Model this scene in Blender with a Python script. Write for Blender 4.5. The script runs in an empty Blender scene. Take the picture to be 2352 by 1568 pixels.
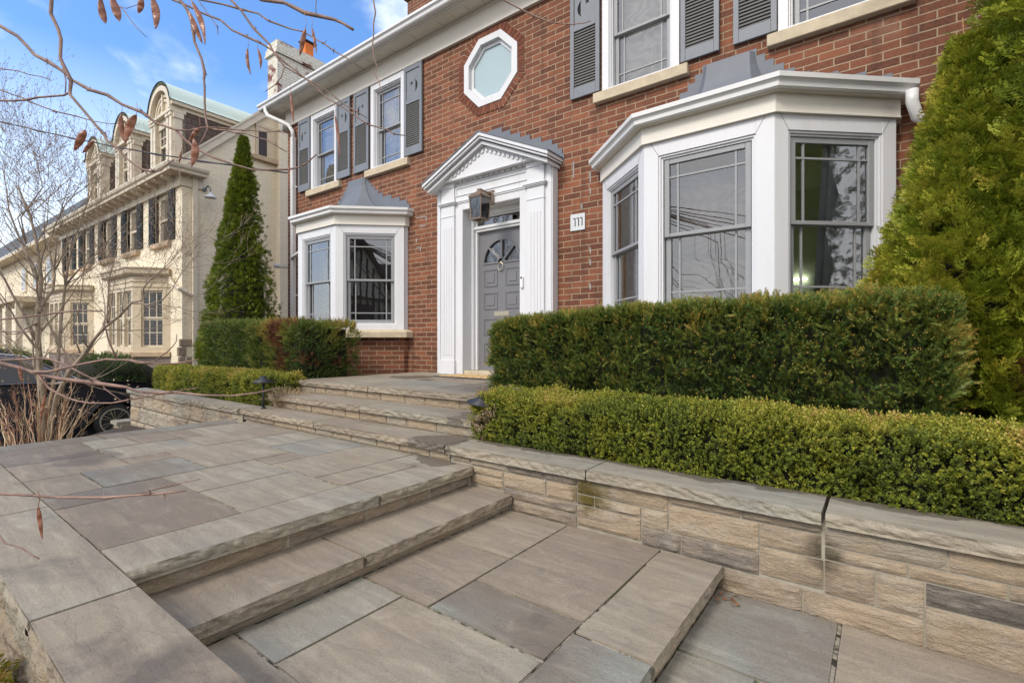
import bpy, bmesh, math, random
import numpy as np
from mathutils import Vector, Matrix, noise

random.seed(7)
rng = np.random.default_rng(7)
scene = bpy.context.scene
COL = scene.collection
R = math.radians

# ------------------------------------------------------------------ camera, sky, sun, exposure
TH = math.atan(852 / 1129.0)            # the view turns this far to the left of the facade's normal
cam_d = bpy.data.cameras.new('camera')
cam_d.sensor_width = 36.0
cam_d.lens = 36.0 * 1129.0 / 2352.0
cam_d.clip_start = 0.05
cam_d.clip_end = 2000.0
cam = bpy.data.objects.new('camera', cam_d)
COL.objects.link(cam)
cam.location = (0, 0, 0)                # eye level is z = 0, the facade is the plane y = 5.25
cam.rotation_euler = (R(90), 0, TH)
scene.camera = cam

SUN_EL, SUN_AZ = 42.0, 188.0            # azimuth measured clockwise from +Y
w = bpy.data.worlds.new('World'); scene.world = w; w.use_nodes = True
nt = w.node_tree; nt.nodes.clear()
out = nt.nodes.new('ShaderNodeOutputWorld'); bg = nt.nodes.new('ShaderNodeBackground')
sky = nt.nodes.new('ShaderNodeTexSky'); sky.sky_type = 'NISHITA'; sky.sun_disc = False
sky.sun_elevation = R(SUN_EL); sky.sun_rotation = R(SUN_AZ); sky.air_density = 1.6; sky.ozone_density = 2.2; sky.dust_density = .6
tc = nt.nodes.new('ShaderNodeTexCoord')
mp = nt.nodes.new('ShaderNodeMapping'); mp.inputs['Scale'].default_value = (1.0, 1.0, 2.1); mp.inputs['Location'].default_value = (0.35, 0.10, 0.02)
nz = nt.nodes.new('ShaderNodeTexNoise'); nz.inputs['Scale'].default_value = 2.3; nz.inputs['Detail'].default_value = 8; nz.inputs['Roughness'].default_value = .52; nz.inputs['Distortion'].default_value = .35
cr = nt.nodes.new('ShaderNodeValToRGB'); cr.color_ramp.elements[0].position = .49; cr.color_ramp.elements[1].position = .70
cr.color_ramp.interpolation = 'EASE'
sep = nt.nodes.new('ShaderNodeSeparateXYZ')
hz = nt.nodes.new('ShaderNodeMapRange'); hz.inputs[1].default_value = 0.0; hz.inputs[2].default_value = .42; hz.inputs[3].default_value = .8; hz.inputs[4].default_value = 0.0
mx0 = nt.nodes.new('ShaderNodeMath'); mx0.operation = 'MAXIMUM'
mx = nt.nodes.new('ShaderNodeMix'); mx.data_type = 'RGBA'
mx.inputs[7].default_value = (8.6, 8.7, 9.0, 1)
bk = nt.nodes.new('ShaderNodeMapRange'); bk.interpolation_type = 'SMOOTHSTEP'; bk.inputs[1].default_value = .15; bk.inputs[2].default_value = -.45; bk.inputs[3].default_value = 0.0; bk.inputs[4].default_value = .88
mx1 = nt.nodes.new('ShaderNodeMath'); mx1.operation = 'MAXIMUM'
ccol = nt.nodes.new('ShaderNodeMix'); ccol.data_type = 'RGBA'; ccol.inputs[6].default_value = (9.8, 9.9, 10.2, 1); ccol.inputs[7].default_value = (8.4, 8.0, 7.6, 1)
tint = nt.nodes.new('ShaderNodeMix'); tint.data_type = 'RGBA'; tint.blend_type = 'MULTIPLY'; tint.inputs[0].default_value = 1.0
tint.inputs[7].default_value = (.63, .88, 1.28, 1)
L = nt.links
L.new(tc.outputs['Generated'], mp.inputs[0]); L.new(mp.outputs[0], nz.inputs['Vector']); L.new(nz.outputs[0], cr.inputs[0])
L.new(tc.outputs['Generated'], sep.inputs[0]); L.new(sep.outputs[2], hz.inputs[0])
L.new(cr.outputs[0], mx0.inputs[0]); L.new(hz.outputs[0], mx0.inputs[1]); mm_ = nt.nodes.new('ShaderNodeMath'); mm_.operation = 'MULTIPLY_ADD'; mm_.inputs[1].default_value = -.8; L.new(sep.outputs[0], mm_.inputs[0]); L.new(sep.outputs[1], mm_.inputs[2]); L.new(mm_.outputs[0], bk.inputs[0]); L.new(bk.outputs[0], mx1.inputs[1]); L.new(mx0.outputs[0], mx1.inputs[0]); L.new(mx1.outputs[0], mx.inputs[0]); L.new(bk.outputs[0], ccol.inputs[0]); L.new(ccol.outputs[2], mx.inputs[7])
L.new(sky.outputs[0], tint.inputs[6]); L.new(tint.outputs[2], mx.inputs[6]); L.new(mx.outputs[2], bg.inputs[0])
bg.inputs[1].default_value = 0.105
L.new(bg.outputs[0], out.inputs[0])

sun_d = bpy.data.lights.new('sun', 'SUN'); sun_d.energy = 1.45; sun_d.angle = R(16); sun_d.color = (1, .92, .81)
sun = bpy.data.objects.new('sun', sun_d); COL.objects.link(sun)
_a = R(SUN_AZ); _e = R(SUN_EL)
_dir = Vector((math.sin(_a) * math.cos(_e), math.cos(_a) * math.cos(_e), math.sin(_e)))
sun.rotation_euler = _dir.to_track_quat('Z', 'Y').to_euler()
sun.location = (0, -5, 12)
scene.view_settings.view_transform = 'Standard'
scene.view_settings.look = 'None'
scene.view_settings.exposure = 0.93
scene.view_settings.gamma = 1.0
scene.cycles.max_bounces = 7
scene.cycles.transparent_max_bounces = 12
scene.cycles.use_adaptive_sampling = True
scene.cycles.use_denoising = True
scene.cycles.denoising_prefilter = 'NONE'
scene.cycles.adaptive_threshold = .004

# ------------------------------------------------------------------ helpers
_f, _cx, _cy = 1129.0, 1176.0, 784.0
_s, _c = math.sin(TH), math.cos(TH)
def at(u, v, t):
    """the point t metres forward of the eye on the sight line through (u, v)"""
    a = (u - _cx) / _f; b = -(v - _cy) / _f
    return Vector(((-_s + a * _c) * t, (_c + a * _s) * t, b * t))

def tag(o, label=None, cat=None, group=None, kind=None):
    if label: o['label'] = label
    if cat: o['category'] = cat
    if group: o['group'] = group
    if kind: o['kind'] = kind
    return o
def world_off(p):
    v = Vector((0, 0, 0))
    while p is not None:
        v += Vector(p.location); p = p.parent
    return v
def link(name, me, parent=None, origin=None):
    o = bpy.data.objects.new(name, me); COL.objects.link(o)
    if parent is not None:
        o.parent = parent; o.location = -world_off(parent)
    return o
def thing(name, loc, label, cat, group=None):
    o = bpy.data.objects.new(name, None); COL.objects.link(o); o.location = loc
    o.empty_display_size = .2
    return tag(o, label, cat, group)
def children(o): return [c for c in bpy.data.objects if c.parent == o]
def copy_tree(o, parent=None):
    c = o.copy(); COL.objects.link(c)
    if parent is not None: c.parent = parent
    for ch in children(o): copy_tree(ch, c)
    return c

def finish_uv(me):
    """box-projected UVs in metres, horizontal distance along each upright face"""
    n = len(me.loops)
    uv = me.uv_layers.new(name='UVMap')
    co = np.empty(len(me.vertices) * 3); me.vertices.foreach_get('co', co); co = co.reshape(-1, 3)
    vi = np.empty(n, dtype=np.int32); me.loops.foreach_get('vertex_index', vi)
    nf = len(me.polygons)
    nr = np.empty(nf * 3); me.polygons.foreach_get('normal', nr); nr = nr.reshape(-1, 3)
    lt = np.empty(nf, dtype=np.int32); me.polygons.foreach_get('loop_total', lt)
    fi = np.repeat(np.arange(nf), lt)
    N = nr[fi]; P = co[vi]
    h = np.hypot(N[:, 0], N[:, 1]) + 1e-9
    tx, ty = -N[:, 1] / h, N[:, 0] / h
    flip = np.where(tx < 0, -1, 1); tx = tx * flip; ty = ty * flip
    U = P[:, 0] * tx + P[:, 1] * ty; V = P[:, 2].copy()
    flat = np.abs(N[:, 2]) > .75
    U[flat] = P[flat, 0]; V[flat] = P[flat, 1]
    uv.data.foreach_set('uv', np.stack([U, V], 1).ravel())

class MB:
    def __init__(s, T=None): s.v = []; s.f = []; s.t = []; s.T = T; s.tone = .5
    def _add(s, vs):
        k = len(s.v)
        s.v += [tuple(s.T @ Vector(p)) for p in vs] if s.T is not None else [tuple(p) for p in vs]
        return k
    def face(s, idx): s.f.append(tuple(idx)); s.t.append(s.tone)
    def poly(s, vs): k = s._add(vs); s.face(range(k, k + len(vs)))
    def box(s, x0, x1, y0, y1, z0, z1):
        k = s._add([(x0, y0, z0), (x1, y0, z0), (x1, y1, z0), (x0, y1, z0), (x0, y0, z1), (x1, y0, z1), (x1, y1, z1), (x0, y1, z1)])
        for q in ((3, 2, 1, 0), (4, 5, 6, 7), (0, 1, 5, 4), (1, 2, 6, 5), (2, 3, 7, 6), (3, 0, 4, 7)): s.face([k + i for i in q])
    def prism(s, pts, a, b, axis='z'):
        """polygon pts (2D) extruded between a and b along the axis (x: pts are (y,z); y: (x,z); z: (x,y))"""
        def P(p, h): return {'z': (p[0], p[1], h), 'y': (p[0], h, p[1]), 'x': (h, p[0], p[1])}[axis]
        n = len(pts); k = s._add([P(p, a) for p in pts] + [P(p, b) for p in pts])
        s.face([k + i for i in range(n)][::-1]); s.face([k + n + i for i in range(n)])
        for i in range(n): j = (i + 1) % n; s.face([k + i, k + j, k + n + j, k + n + i])
    def tube(s, pts, rad, n=6, caps=True):
        pts = [Vector(p) for p in pts]; m = len(pts)
        if not hasattr(rad, '__len__'): rad = [rad] * m
        up = Vector((0.13, .29, .95)); rings = []
        for i, p in enumerate(pts):
            d = (pts[min(i + 1, m - 1)] - pts[max(i - 1, 0)]).normalized()
            if abs(d.dot(up)) > .97: up = Vector((1, .1, 0))
            a = d.cross(up).normalized(); b = d.cross(a).normalized(); up = -b if b.dot(up) < 0 else b
            rings.append(s._add([p + (a * math.cos(2 * math.pi * k / n) + b * math.sin(2 * math.pi * k / n)) * rad[i] for k in range(n)]))
        for i in range(m - 1):
            for k in range(n):
                j = (k + 1) % n; s.face([rings[i] + k, rings[i] + j, rings[i + 1] + j, rings[i + 1] + k])
        if caps:
            s.face([rings[0] + k for k in range(n)][::-1]); s.face([rings[-1] + k for k in range(n)])
    def sweep(s, path, prof, closed=True):
        """profile [(out, up)] swept along a level path [(x, y, z)], out = to the right of the walking direction, mitred corners"""
        m = len(path); k0 = []
        for i, p in enumerate(path):
            p = Vector(p)
            d1 = (p - Vector(path[i - 1])).normalized() if i > 0 else None
            d2 = (Vector(path[i + 1]) - p).normalized() if i < m - 1 else None
            if d1 is None: d1 = d2
            if d2 is None: d2 = d1
            n1 = Vector((d1.y, -d1.x, 0)); n2 = Vector((d2.y, -d2.x, 0))
            q = (n1 + n2); q = q / max(q.dot(n1), .2)
            k0.append(s._add([p + q * o + Vector((0, 0, z)) for o, z in prof]))
        n = len(prof)
        for i in range(m - 1):
            for j in range(n if closed else n - 1):
                jj = (j + 1) % n; s.face([k0[i] + j, k0[i] + jj, k0[i + 1] + jj, k0[i + 1] + j])
        if closed: s.face([k0[0] + j for j in range(n)][::-1]); s.face([k0[-1] + j for j in range(n)])
    def lathe(s, c, prof, n=20, axis='z'):
        """prof [(radius, height)] about an axis through c"""
        c = Vector(c); rings = []
        for r, h in prof:
            ring = []
            for k in range(n):
                a = 2 * math.pi * k / n; u, v = r * math.cos(a), r * math.sin(a)
                ring.append(c + Vector({'z': (u, v, h), 'y': (u, h, v), 'x': (h, u, v)}[axis]))
            rings.append(s._add(ring))
        for i in range(len(prof) - 1):
            for k in range(n):
                j = (k + 1) % n; s.face([rings[i] + k, rings[i] + j, rings[i + 1] + j, rings[i + 1] + k])
        s.face([rings[0] + k for k in range(n)][::-1]); s.face([rings[-1] + k for k in range(n)])
    def grid(s, fn, nu, nv):
        k = s._add([fn(i / nu, j / nv) for j in range(nv + 1) for i in range(nu + 1)])
        for j in range(nv):
            for i in range(nu):
                a = k + j * (nu + 1) + i; s.face([a, a + 1, a + nu + 2, a + nu + 1])
    def build(s, name, mat, parent=None, smooth=False, bevel=0, recalc=True, seg=1):
        me = bpy.data.meshes.new(name); me.from_pydata(s.v, [], s.f)
        at_ = me.attributes.new('tone', 'FLOAT', 'FACE'); at_.data.foreach_set('value', s.t)
        if recalc or bevel:
            bm = bmesh.new(); bm.from_mesh(me)
            if recalc: bmesh.ops.recalc_face_normals(bm, faces=bm.faces)
            if bevel:
                es = [e for e in bm.edges if len(e.link_faces) == 2 and e.calc_face_angle(0) > .5]
                bmesh.ops.bevel(bm, geom=es, offset=bevel, segments=seg, affect='EDGES', clamp_overlap=True)
            bm.to_mesh(me); bm.free()
        me.update(); finish_uv(me)
        if smooth: me.polygons.foreach_set('use_smooth', [True] * len(me.polygons))
        me.materials.append(mat)
        return link(name, me, parent)

def from_arrays(name, V, F, k, mat, parent=None, tone=None, smooth=False):
    """V (n,3) vertices, F (m,k) faces all of k corners"""
    me = bpy.data.meshes.new(name)
    me.vertices.add(len(V)); me.vertices.foreach_set('co', np.ascontiguousarray(V, dtype=np.float32).ravel())
    m = len(F); me.loops.add(m * k); me.loops.foreach_set('vertex_index', np.ascontiguousarray(F, dtype=np.int32).ravel())
    me.polygons.add(m); me.polygons.foreach_set('loop_start', np.arange(0, m * k, k, dtype=np.int32))
    me.polygons.foreach_set('loop_total', np.full(m, k, dtype=np.int32))
    me.update(calc_edges=True)
    if tone is not None:
        a = me.attributes.new('tone', 'FLOAT', 'FACE'); a.data.foreach_set('value', np.ascontiguousarray(tone, dtype=np.float32))
    if smooth: me.polygons.foreach_set('use_smooth', [True] * m)
    me.materials.append(mat)
    return link(name, me, parent)

# ------------------------------------------------------------------ materials
class NT:
    def __init__(s, name, base=(.5, .5, .5), rough=.6, metal=0.0, spec=.4):
        s.m = bpy.data.materials.new(name); s.m.use_nodes = True; s.t = s.m.node_tree
        s.b = s.t.nodes['Principled BSDF']; s.o = s.t.nodes['Material Output']
        s.b.inputs['Base Color'].default_value = (*base, 1); s.b.inputs['Roughness'].default_value = rough
        s.b.inputs['Metallic'].default_value = metal; s.b.inputs['Specular IOR Level'].default_value = spec
    def n(s, kind, **kw):
        x = s.t.nodes.new('ShaderNode' + kind)
        for k, v in kw.items():
            if k.startswith('i_'):
                key = k[2:]; x.inputs[int(key) if key.isdigit() else key].default_value = v
            else: setattr(x, k, v)
        return x
    def l(s, a, b): s.t.links.new(a, b)
    def pos(s, scale=(1, 1, 1), uv=False):
        mpn = s.n('Mapping'); mpn.inputs['Scale'].default_value = scale
        if uv: src = s.n('TexCoord').outputs['UV']
        else: src = s.n('NewGeometry').outputs['Position']
        s.l(src, mpn.inputs[0]); return mpn.outputs[0]
    def noise(s, scale, detail=5, rough=.55, vec=None, dist=0.0):
        x = s.n('TexNoise'); x.inputs['Scale'].default_value = scale; x.inputs['Detail'].default_value = detail
        x.inputs['Roughness'].default_value = rough; x.inputs['Distortion'].default_value = dist
        s.l(vec if vec is not None else s.pos(), x.inputs['Vector']); return x.outputs[0]
    def ramp(s, fac, stops, interp='LINEAR'):
        x = s.n('ValToRGB'); e = x.color_ramp.elements; x.color_ramp.interpolation = interp
        while len(e) < len(stops): e.new(.5)
        for i, (p, c) in enumerate(stops):
            e[i].position = p; e[i].color = (*c, 1) if hasattr(c, '__len__') else (c, c, c, 1)
        s.l(fac, x.inputs[0]); return x.outputs[0]
    def mix(s, fac, a, b, mode='MIX'):
        x = s.n('Mix', data_type='RGBA', blend_type=mode)
        for k, v in ((0, fac), (6, a), (7, b)):
            if hasattr(v, 'links') or isinstance(v, bpy.types.NodeSocket): s.l(v, x.inputs[k])
            elif k == 0: x.inputs[0].default_value = v
            else: x.inputs[k].default_value = (*v, 1) if hasattr(v, '__len__') else (v, v, v, 1)
        return x.outputs[2]
    def math(s, op, a, b=0.0):
        x = s.n('Math', operation=op)
        for k, v in ((0, a), (1, b)):
            if isinstance(v, bpy.types.NodeSocket): s.l(v, x.inputs[k])
            else: x.inputs[k].default_value = v
        return x.outputs[0]
    def attr(s, name='tone'): return s.n('Attribute', attribute_name=name).outputs['Fac']
    def col(s, sock): s.l(sock, s.b.inputs['Base Color'])
    def rough(s, sock): s.l(sock, s.b.inputs['Roughness'])
    def bump(s, h, strength=.3, dist=.01):
        x = s.n('Bump'); x.inputs['Strength'].default_value = strength; x.inputs['Distance'].default_value = dist
        s.l(h, x.inputs['Height']); s.l(x.outputs[0], s.b.inputs['Normal'])

def simple(name, c, rough=.6, var=.12, scale=6.0, metal=0.0, bump=.0, bscale=60.0, spec=.4):
    m = NT(name, c, rough, metal, spec)
    n = m.noise(scale, 6, .6)
    m.col(m.ramp(n, [(.3, tuple(k * (1 - var) for k in c)), (.7, tuple(min(1, k * (1 + var)) for k in c))]))
    if bump: m.bump(m.noise(bscale, 4, .6), bump, .004)
    return m.m

def brick_mat(name, c1, c2, mortar, bw=.234, rh=.0725, ms=.0105, var=1.0, painted=False, patches=None, grime=False):
    m = NT(name, c1, .85, 0, .25)
    uv = m.pos((1, 1, 1), uv=True)
    wob = m.n('TexNoise'); wob.inputs['Scale'].default_value = 9.0; wob.inputs['Detail'].default_value = 2
    m.l(uv, wob.inputs['Vector'])
    va = m.n('VectorMath', operation='SCALE'); va.inputs[3].default_value = .006
    vs = m.n('VectorMath', operation='SUBTRACT'); vs.inputs[1].default_value = (.5, .5, .5)
    m.l(wob.outputs[1], vs.inputs[0]); m.l(vs.outputs[0], va.inputs[0])
    ad = m.n('VectorMath', operation='ADD'); m.l(uv, ad.inputs[0]); m.l(va.outputs[0], ad.inputs[1])
    b = m.n('TexBrick'); b.offset = .5
    b.inputs['Scale'].default_value = 1.0; b.inputs['Brick Width'].default_value = bw; b.inputs['Row Height'].default_value = rh
    b.inputs['Mortar Size'].default_value = ms * .5; b.inputs['Mortar Smooth'].default_value = .35; b.inputs['Bias'].default_value = 0
    b.inputs['Color1'].default_value = (0, 0, 0, 1); b.inputs['Color2'].default_value = (1, 1, 1, 1); b.inputs['Mortar'].default_value = (.5, .5, .5, 1)
    m.l(ad.outputs[0], b.inputs['Vector'])
    fine = m.noise(45, 5, .65); big = m.noise(.9, 3, .5); streak = m.noise(10, 4, .6, m.pos((1, 1, 6)))
    t = m.math('ADD', m.math('MULTIPLY', b.outputs['Color'], .72), m.math('MULTIPLY', streak, .28))
    mid = tuple((p + q) / 2 for p, q in zip(c1, c2))
    col = m.ramp(t, [(.12, c1), (.5, mid), (.86, c2)])
    col = m.mix(m.ramp(big, [(.35, 0.0), (.7, .45 * var)]), col, tuple(k * .62 for k in c1))
    col = m.mix(m.ramp(fine, [(.3, .0), (.75, .5)]), col, tuple(k * 1.28 for k in c2))
    if not painted:
        speck = m.noise(120, 2, .5); col = m.mix(m.ramp(speck, [(.70, 0.0), (.74, .55)]), col, (.42, .33, .26))
        mort = m.mix(m.noise(14, 4, .6), tuple(k * .72 for k in mortar), tuple(k * 1.15 for k in mortar))
    else:
        mort = m.mix(m.noise(14, 4, .6), mortar, tuple(k * .93 for k in mortar))
    if patches:
        pn = m.noise(patches[1], 5, .6); pf = m.ramp(pn, [(patches[2], 0.0), (patches[2] + .05, 1.0)])
        col = m.mix(m.math('MULTIPLY', pf, m.ramp(b.outputs['Color'], [(.3, .25), (.7, 1.0)])), col, patches[0])
    fin = m.mix(b.outputs['Fac'], col, mort)
    if grime:
        run = m.noise(2.2, 5, .6, m.pos((3.5, 3.5, .5))); fin = m.mix(m.ramp(run, [(.52, 0.0), (.72, .42)]), fin, (.055, .032, .026))
        pale = m.noise(1.6, 6, .6); fin = m.mix(m.ramp(pale, [(.60, 0.0), (.72, .30)]), fin, (.40, .26, .19))
    m.col(fin)
    hgt = m.math('SUBTRACT', m.math('MULTIPLY', fine, .35), m.math('MULTIPLY', b.outputs['Fac'], 1.0))
    m.bump(hgt, .55 if not painted else .16, .006)
    return m.m

BRICK = brick_mat('red_brick', (.062, .028, .021), (.250, .094, .050), (.365, .275, .185), ms=.0125, grime=True)
BRICK_CREAM = brick_mat('painted_cream_brick', (.66, .585, .44), (.72, .645, .50), (.585, .51, .38), bw=.25, rh=.085, ms=.009, var=.25, painted=True)
BRICK_WHITE = brick_mat('worn_white_painted_brick', (.56, .54, .47), (.66, .64, .56), (.26, .21, .18), bw=.25, rh=.085, ms=.012, var=.3, painted=True, patches=((.16, .055, .045), 1.7, .54))
LEAD = simple('lead_grey_roof', (.135, .15, .175), .55, .10, 3, bump=.1, bscale=30)
WHITE = NT('white_painted_wood', (.8, .8, .81), .42, 0, .4)
_w = WHITE.mix(WHITE.ramp(WHITE.noise(1.6, 6, .62, WHITE.pos((4, 4, .55))), [(.50, 0.0), (.75, .30)]), (.64, .65, .675), (.50, .49, .475))
WHITE.col(WHITE.mix(WHITE.ramp(WHITE.noise(26, 3, .6), [(.66, 0.0), (.72, .35)]), _w, (.54, .53, .51)))
WHITE.bump(WHITE.noise(70, 4, .6), .08, .004); WHITE = WHITE.m
CREAM = simple('aged_white_aluminium', (.66, .63, .565), .45, .05, 2)
SOFFIT = simple('soffit_panel', (.72, .67, .57), .6, .04, 3)
GUTTERM = simple('white_gutter', (.70, .70, .70), .35, .05, 4)
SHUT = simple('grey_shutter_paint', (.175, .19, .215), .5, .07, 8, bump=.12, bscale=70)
LOUV = simple('shaded_grey_louvre', (.13, .13, .125), .55, .06, 8)  # darker copy of the shutter paint; shade among the slats put into the colour
SASH = simple('grey_sash_paint', (.275, .285, .295), .4, .04, 8)
DOORM = simple('grey_door_paint', (.165, .165, .178), .38, .05, 5, bump=.06, bscale=80)
STONE_SILL = simple('limestone_sill', (.50, .42, .30), .85, .16, 9, bump=.35, bscale=55)
DARK = simple('dark_hole_fill', (.012, .012, .012), .9, .1)
INK = simple('black_numerals', (.008, .008, .008), .5, .1)
PLATEM = simple('brushed_steel_plate', (.56, .57, .58), .35, .04, 20, metal=.25)
NICKEL = simple('brushed_nickel', (.52, .46, .36), .28, .08, 30, metal=.9)
BRONZE = simple('weathered_bronze', (.20, .145, .105), .45, .2, 14, metal=.3)
BLACKM = simple('black_powder_coat', (.018, .02, .028), .5, .2, 30)
ROOF = simple('asphalt_shingle', (.14, .12, .10), .9, .25, 20, bump=.5, bscale=40)
TRIM = simple('tan_trim_paint', (.54, .45, .32), .55, .09, 5)
TRIM2 = simple('pale_tan_trim_paint', (.62, .55, .43), .55, .08, 5)
NSTONE = simple('rough_tan_lintel_stone', (.44, .33, .22), .9, .2, 9, bump=.6, bscale=26)
NSHUT = simple('black_green_shutter', (.014, .017, .018), .6, .2, 8, spec=.2)
COPPER = NT('green_copper_roof', (.3, .42, .38), .6)
COPPER.col(COPPER.mix(COPPER.noise(5, 5, .6, COPPER.pos((3, .6, 3))), (.42, .53, .48), (.56, .65, .60)))
COPPER = COPPER.m
SHINGLE = brick_mat('brown_shingle', (.075, .056, .05), (.14, .105, .09), (.03, .024, .02), bw=.27, rh=.16, ms=.012, var=.4)
GREYSH = brick_mat('grey_slate_shingle', (.06, .07, .08), (.12, .135, .15), (.02, .02, .022), bw=.3, rh=.15, ms=.01, var=.3)
TANSH = brick_mat('tan_roof_shingle', (.20, .15, .11), (.30, .235, .18), (.09, .07, .05), bw=.3, rh=.13, ms=.012, var=.3)
ORANGE = simple('orange_clay_flue', (.62, .17, .035), .8, .12, 8)
BULB = NT('warm_bulb', (1, 1, 1), .3)
BULB.b.inputs['Emission Color'].default_value = (1, .9, .68, 1); BULB.b.inputs['Emission Strength'].default_value = 7.0
BULB = BULB.m

def glass_mat(name, tintc=(.55, .56, .56), boost=.05, rough=0.0, wav=.0, gc=(.93, .95, 1)):
    m = NT(name); t = m.t; t.nodes.remove(m.b)
    tr = m.n('BsdfTransparent'); tr.inputs[0].default_value = (*tintc, 1)
    gl = m.n('BsdfGlossy'); gl.inputs['Roughness'].default_value = rough; gl.inputs['Color'].default_value = (*gc, 1)
    fr = m.n('Fresnel'); fr.inputs[0].default_value = 1.5
    f2 = m.math('MULTIPLY_ADD', fr.outputs[0], 1.6); t.nodes[-1].inputs[2].default_value = boost
    if wav:
        b = m.n('Bump'); b.inputs['Strength'].default_value = wav; b.inputs['Distance'].default_value = .01
        m.l(m.noise(3.0, 2, .5), b.inputs['Height']); m.l(b.outputs[0], gl.inputs['Normal'])
    ms = m.n('MixShader'); m.l(f2, ms.inputs[0]); m.l(tr.outputs[0], ms.inputs[1]); m.l(gl.outputs[0], ms.inputs[2])
    m.l(ms.outputs[0], m.o.inputs[0]); return m.m
GLASS = glass_mat('window_glass', (.80, .80, .78), .10, 0, .05)
GLASS_L = glass_mat('lantern_glass', (.86, .88, .80), 0, .0, gc=(.12, .12, .12))
NGLASS = glass_mat('neighbour_window_glass', (.45, .45, .46), .0, .02)
FROST = simple('frosted_aqua_glass', (.34, .44, .47), .25, .03, 2, spec=.6)

def curtain_mat(name, c, s=36.0, a=.25, moire=True):
    m = NT(name, c, .9, 0, .1)
    wv = m.n('TexWave'); wv.inputs['Scale'].default_value = 1.1; wv.inputs['Distortion'].default_value = 16; wv.inputs['Detail'].default_value = 1.2; wv.inputs['Detail Scale'].default_value = 1.3
    m.l(m.pos((1.6, 1, 4.0)), wv.inputs['Vector'])
    m.col(m.mix(m.ramp(wv.outputs[0], [(.2, 0.0), (.8, 1.0)]), tuple(k * (1 - a) for k in c), tuple(k * (1 + a) for k in c)) if moire else m.mix(m.noise(2, 3), tuple(k * .9 for k in c), c))
    if not moire:
        tl = m.n('BsdfTranslucent'); tl.inputs[0].default_value = (*c, 1); ms = m.n('MixShader'); ms.inputs[0].default_value = .45
        m.l(m.b.outputs[0], ms.inputs[1]); m.l(tl.outputs[0], ms.inputs[2]); m.l(ms.outputs[0], m.o.inputs[0])
    return m.m
CURT_UP = curtain_mat('sheer_grey_curtain', (.50, .48, .46), a=.13)
CURT_DN = curtain_mat('brown_grey_sheer', (.30, .265, .235), a=.12)
CURT_DK = curtain_mat('dark_interior_blind', (.16, .15, .14), moire=False)
CURT_BL = curtain_mat('pale_blue_drape', (.74, .78, .92), moire=False)
ROOMM = simple('sage_room_paint', (.60, .66, .46), .8, .04)
ROOMT = simple('room_trim', (.42, .44, .36), .6, .04)

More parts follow.
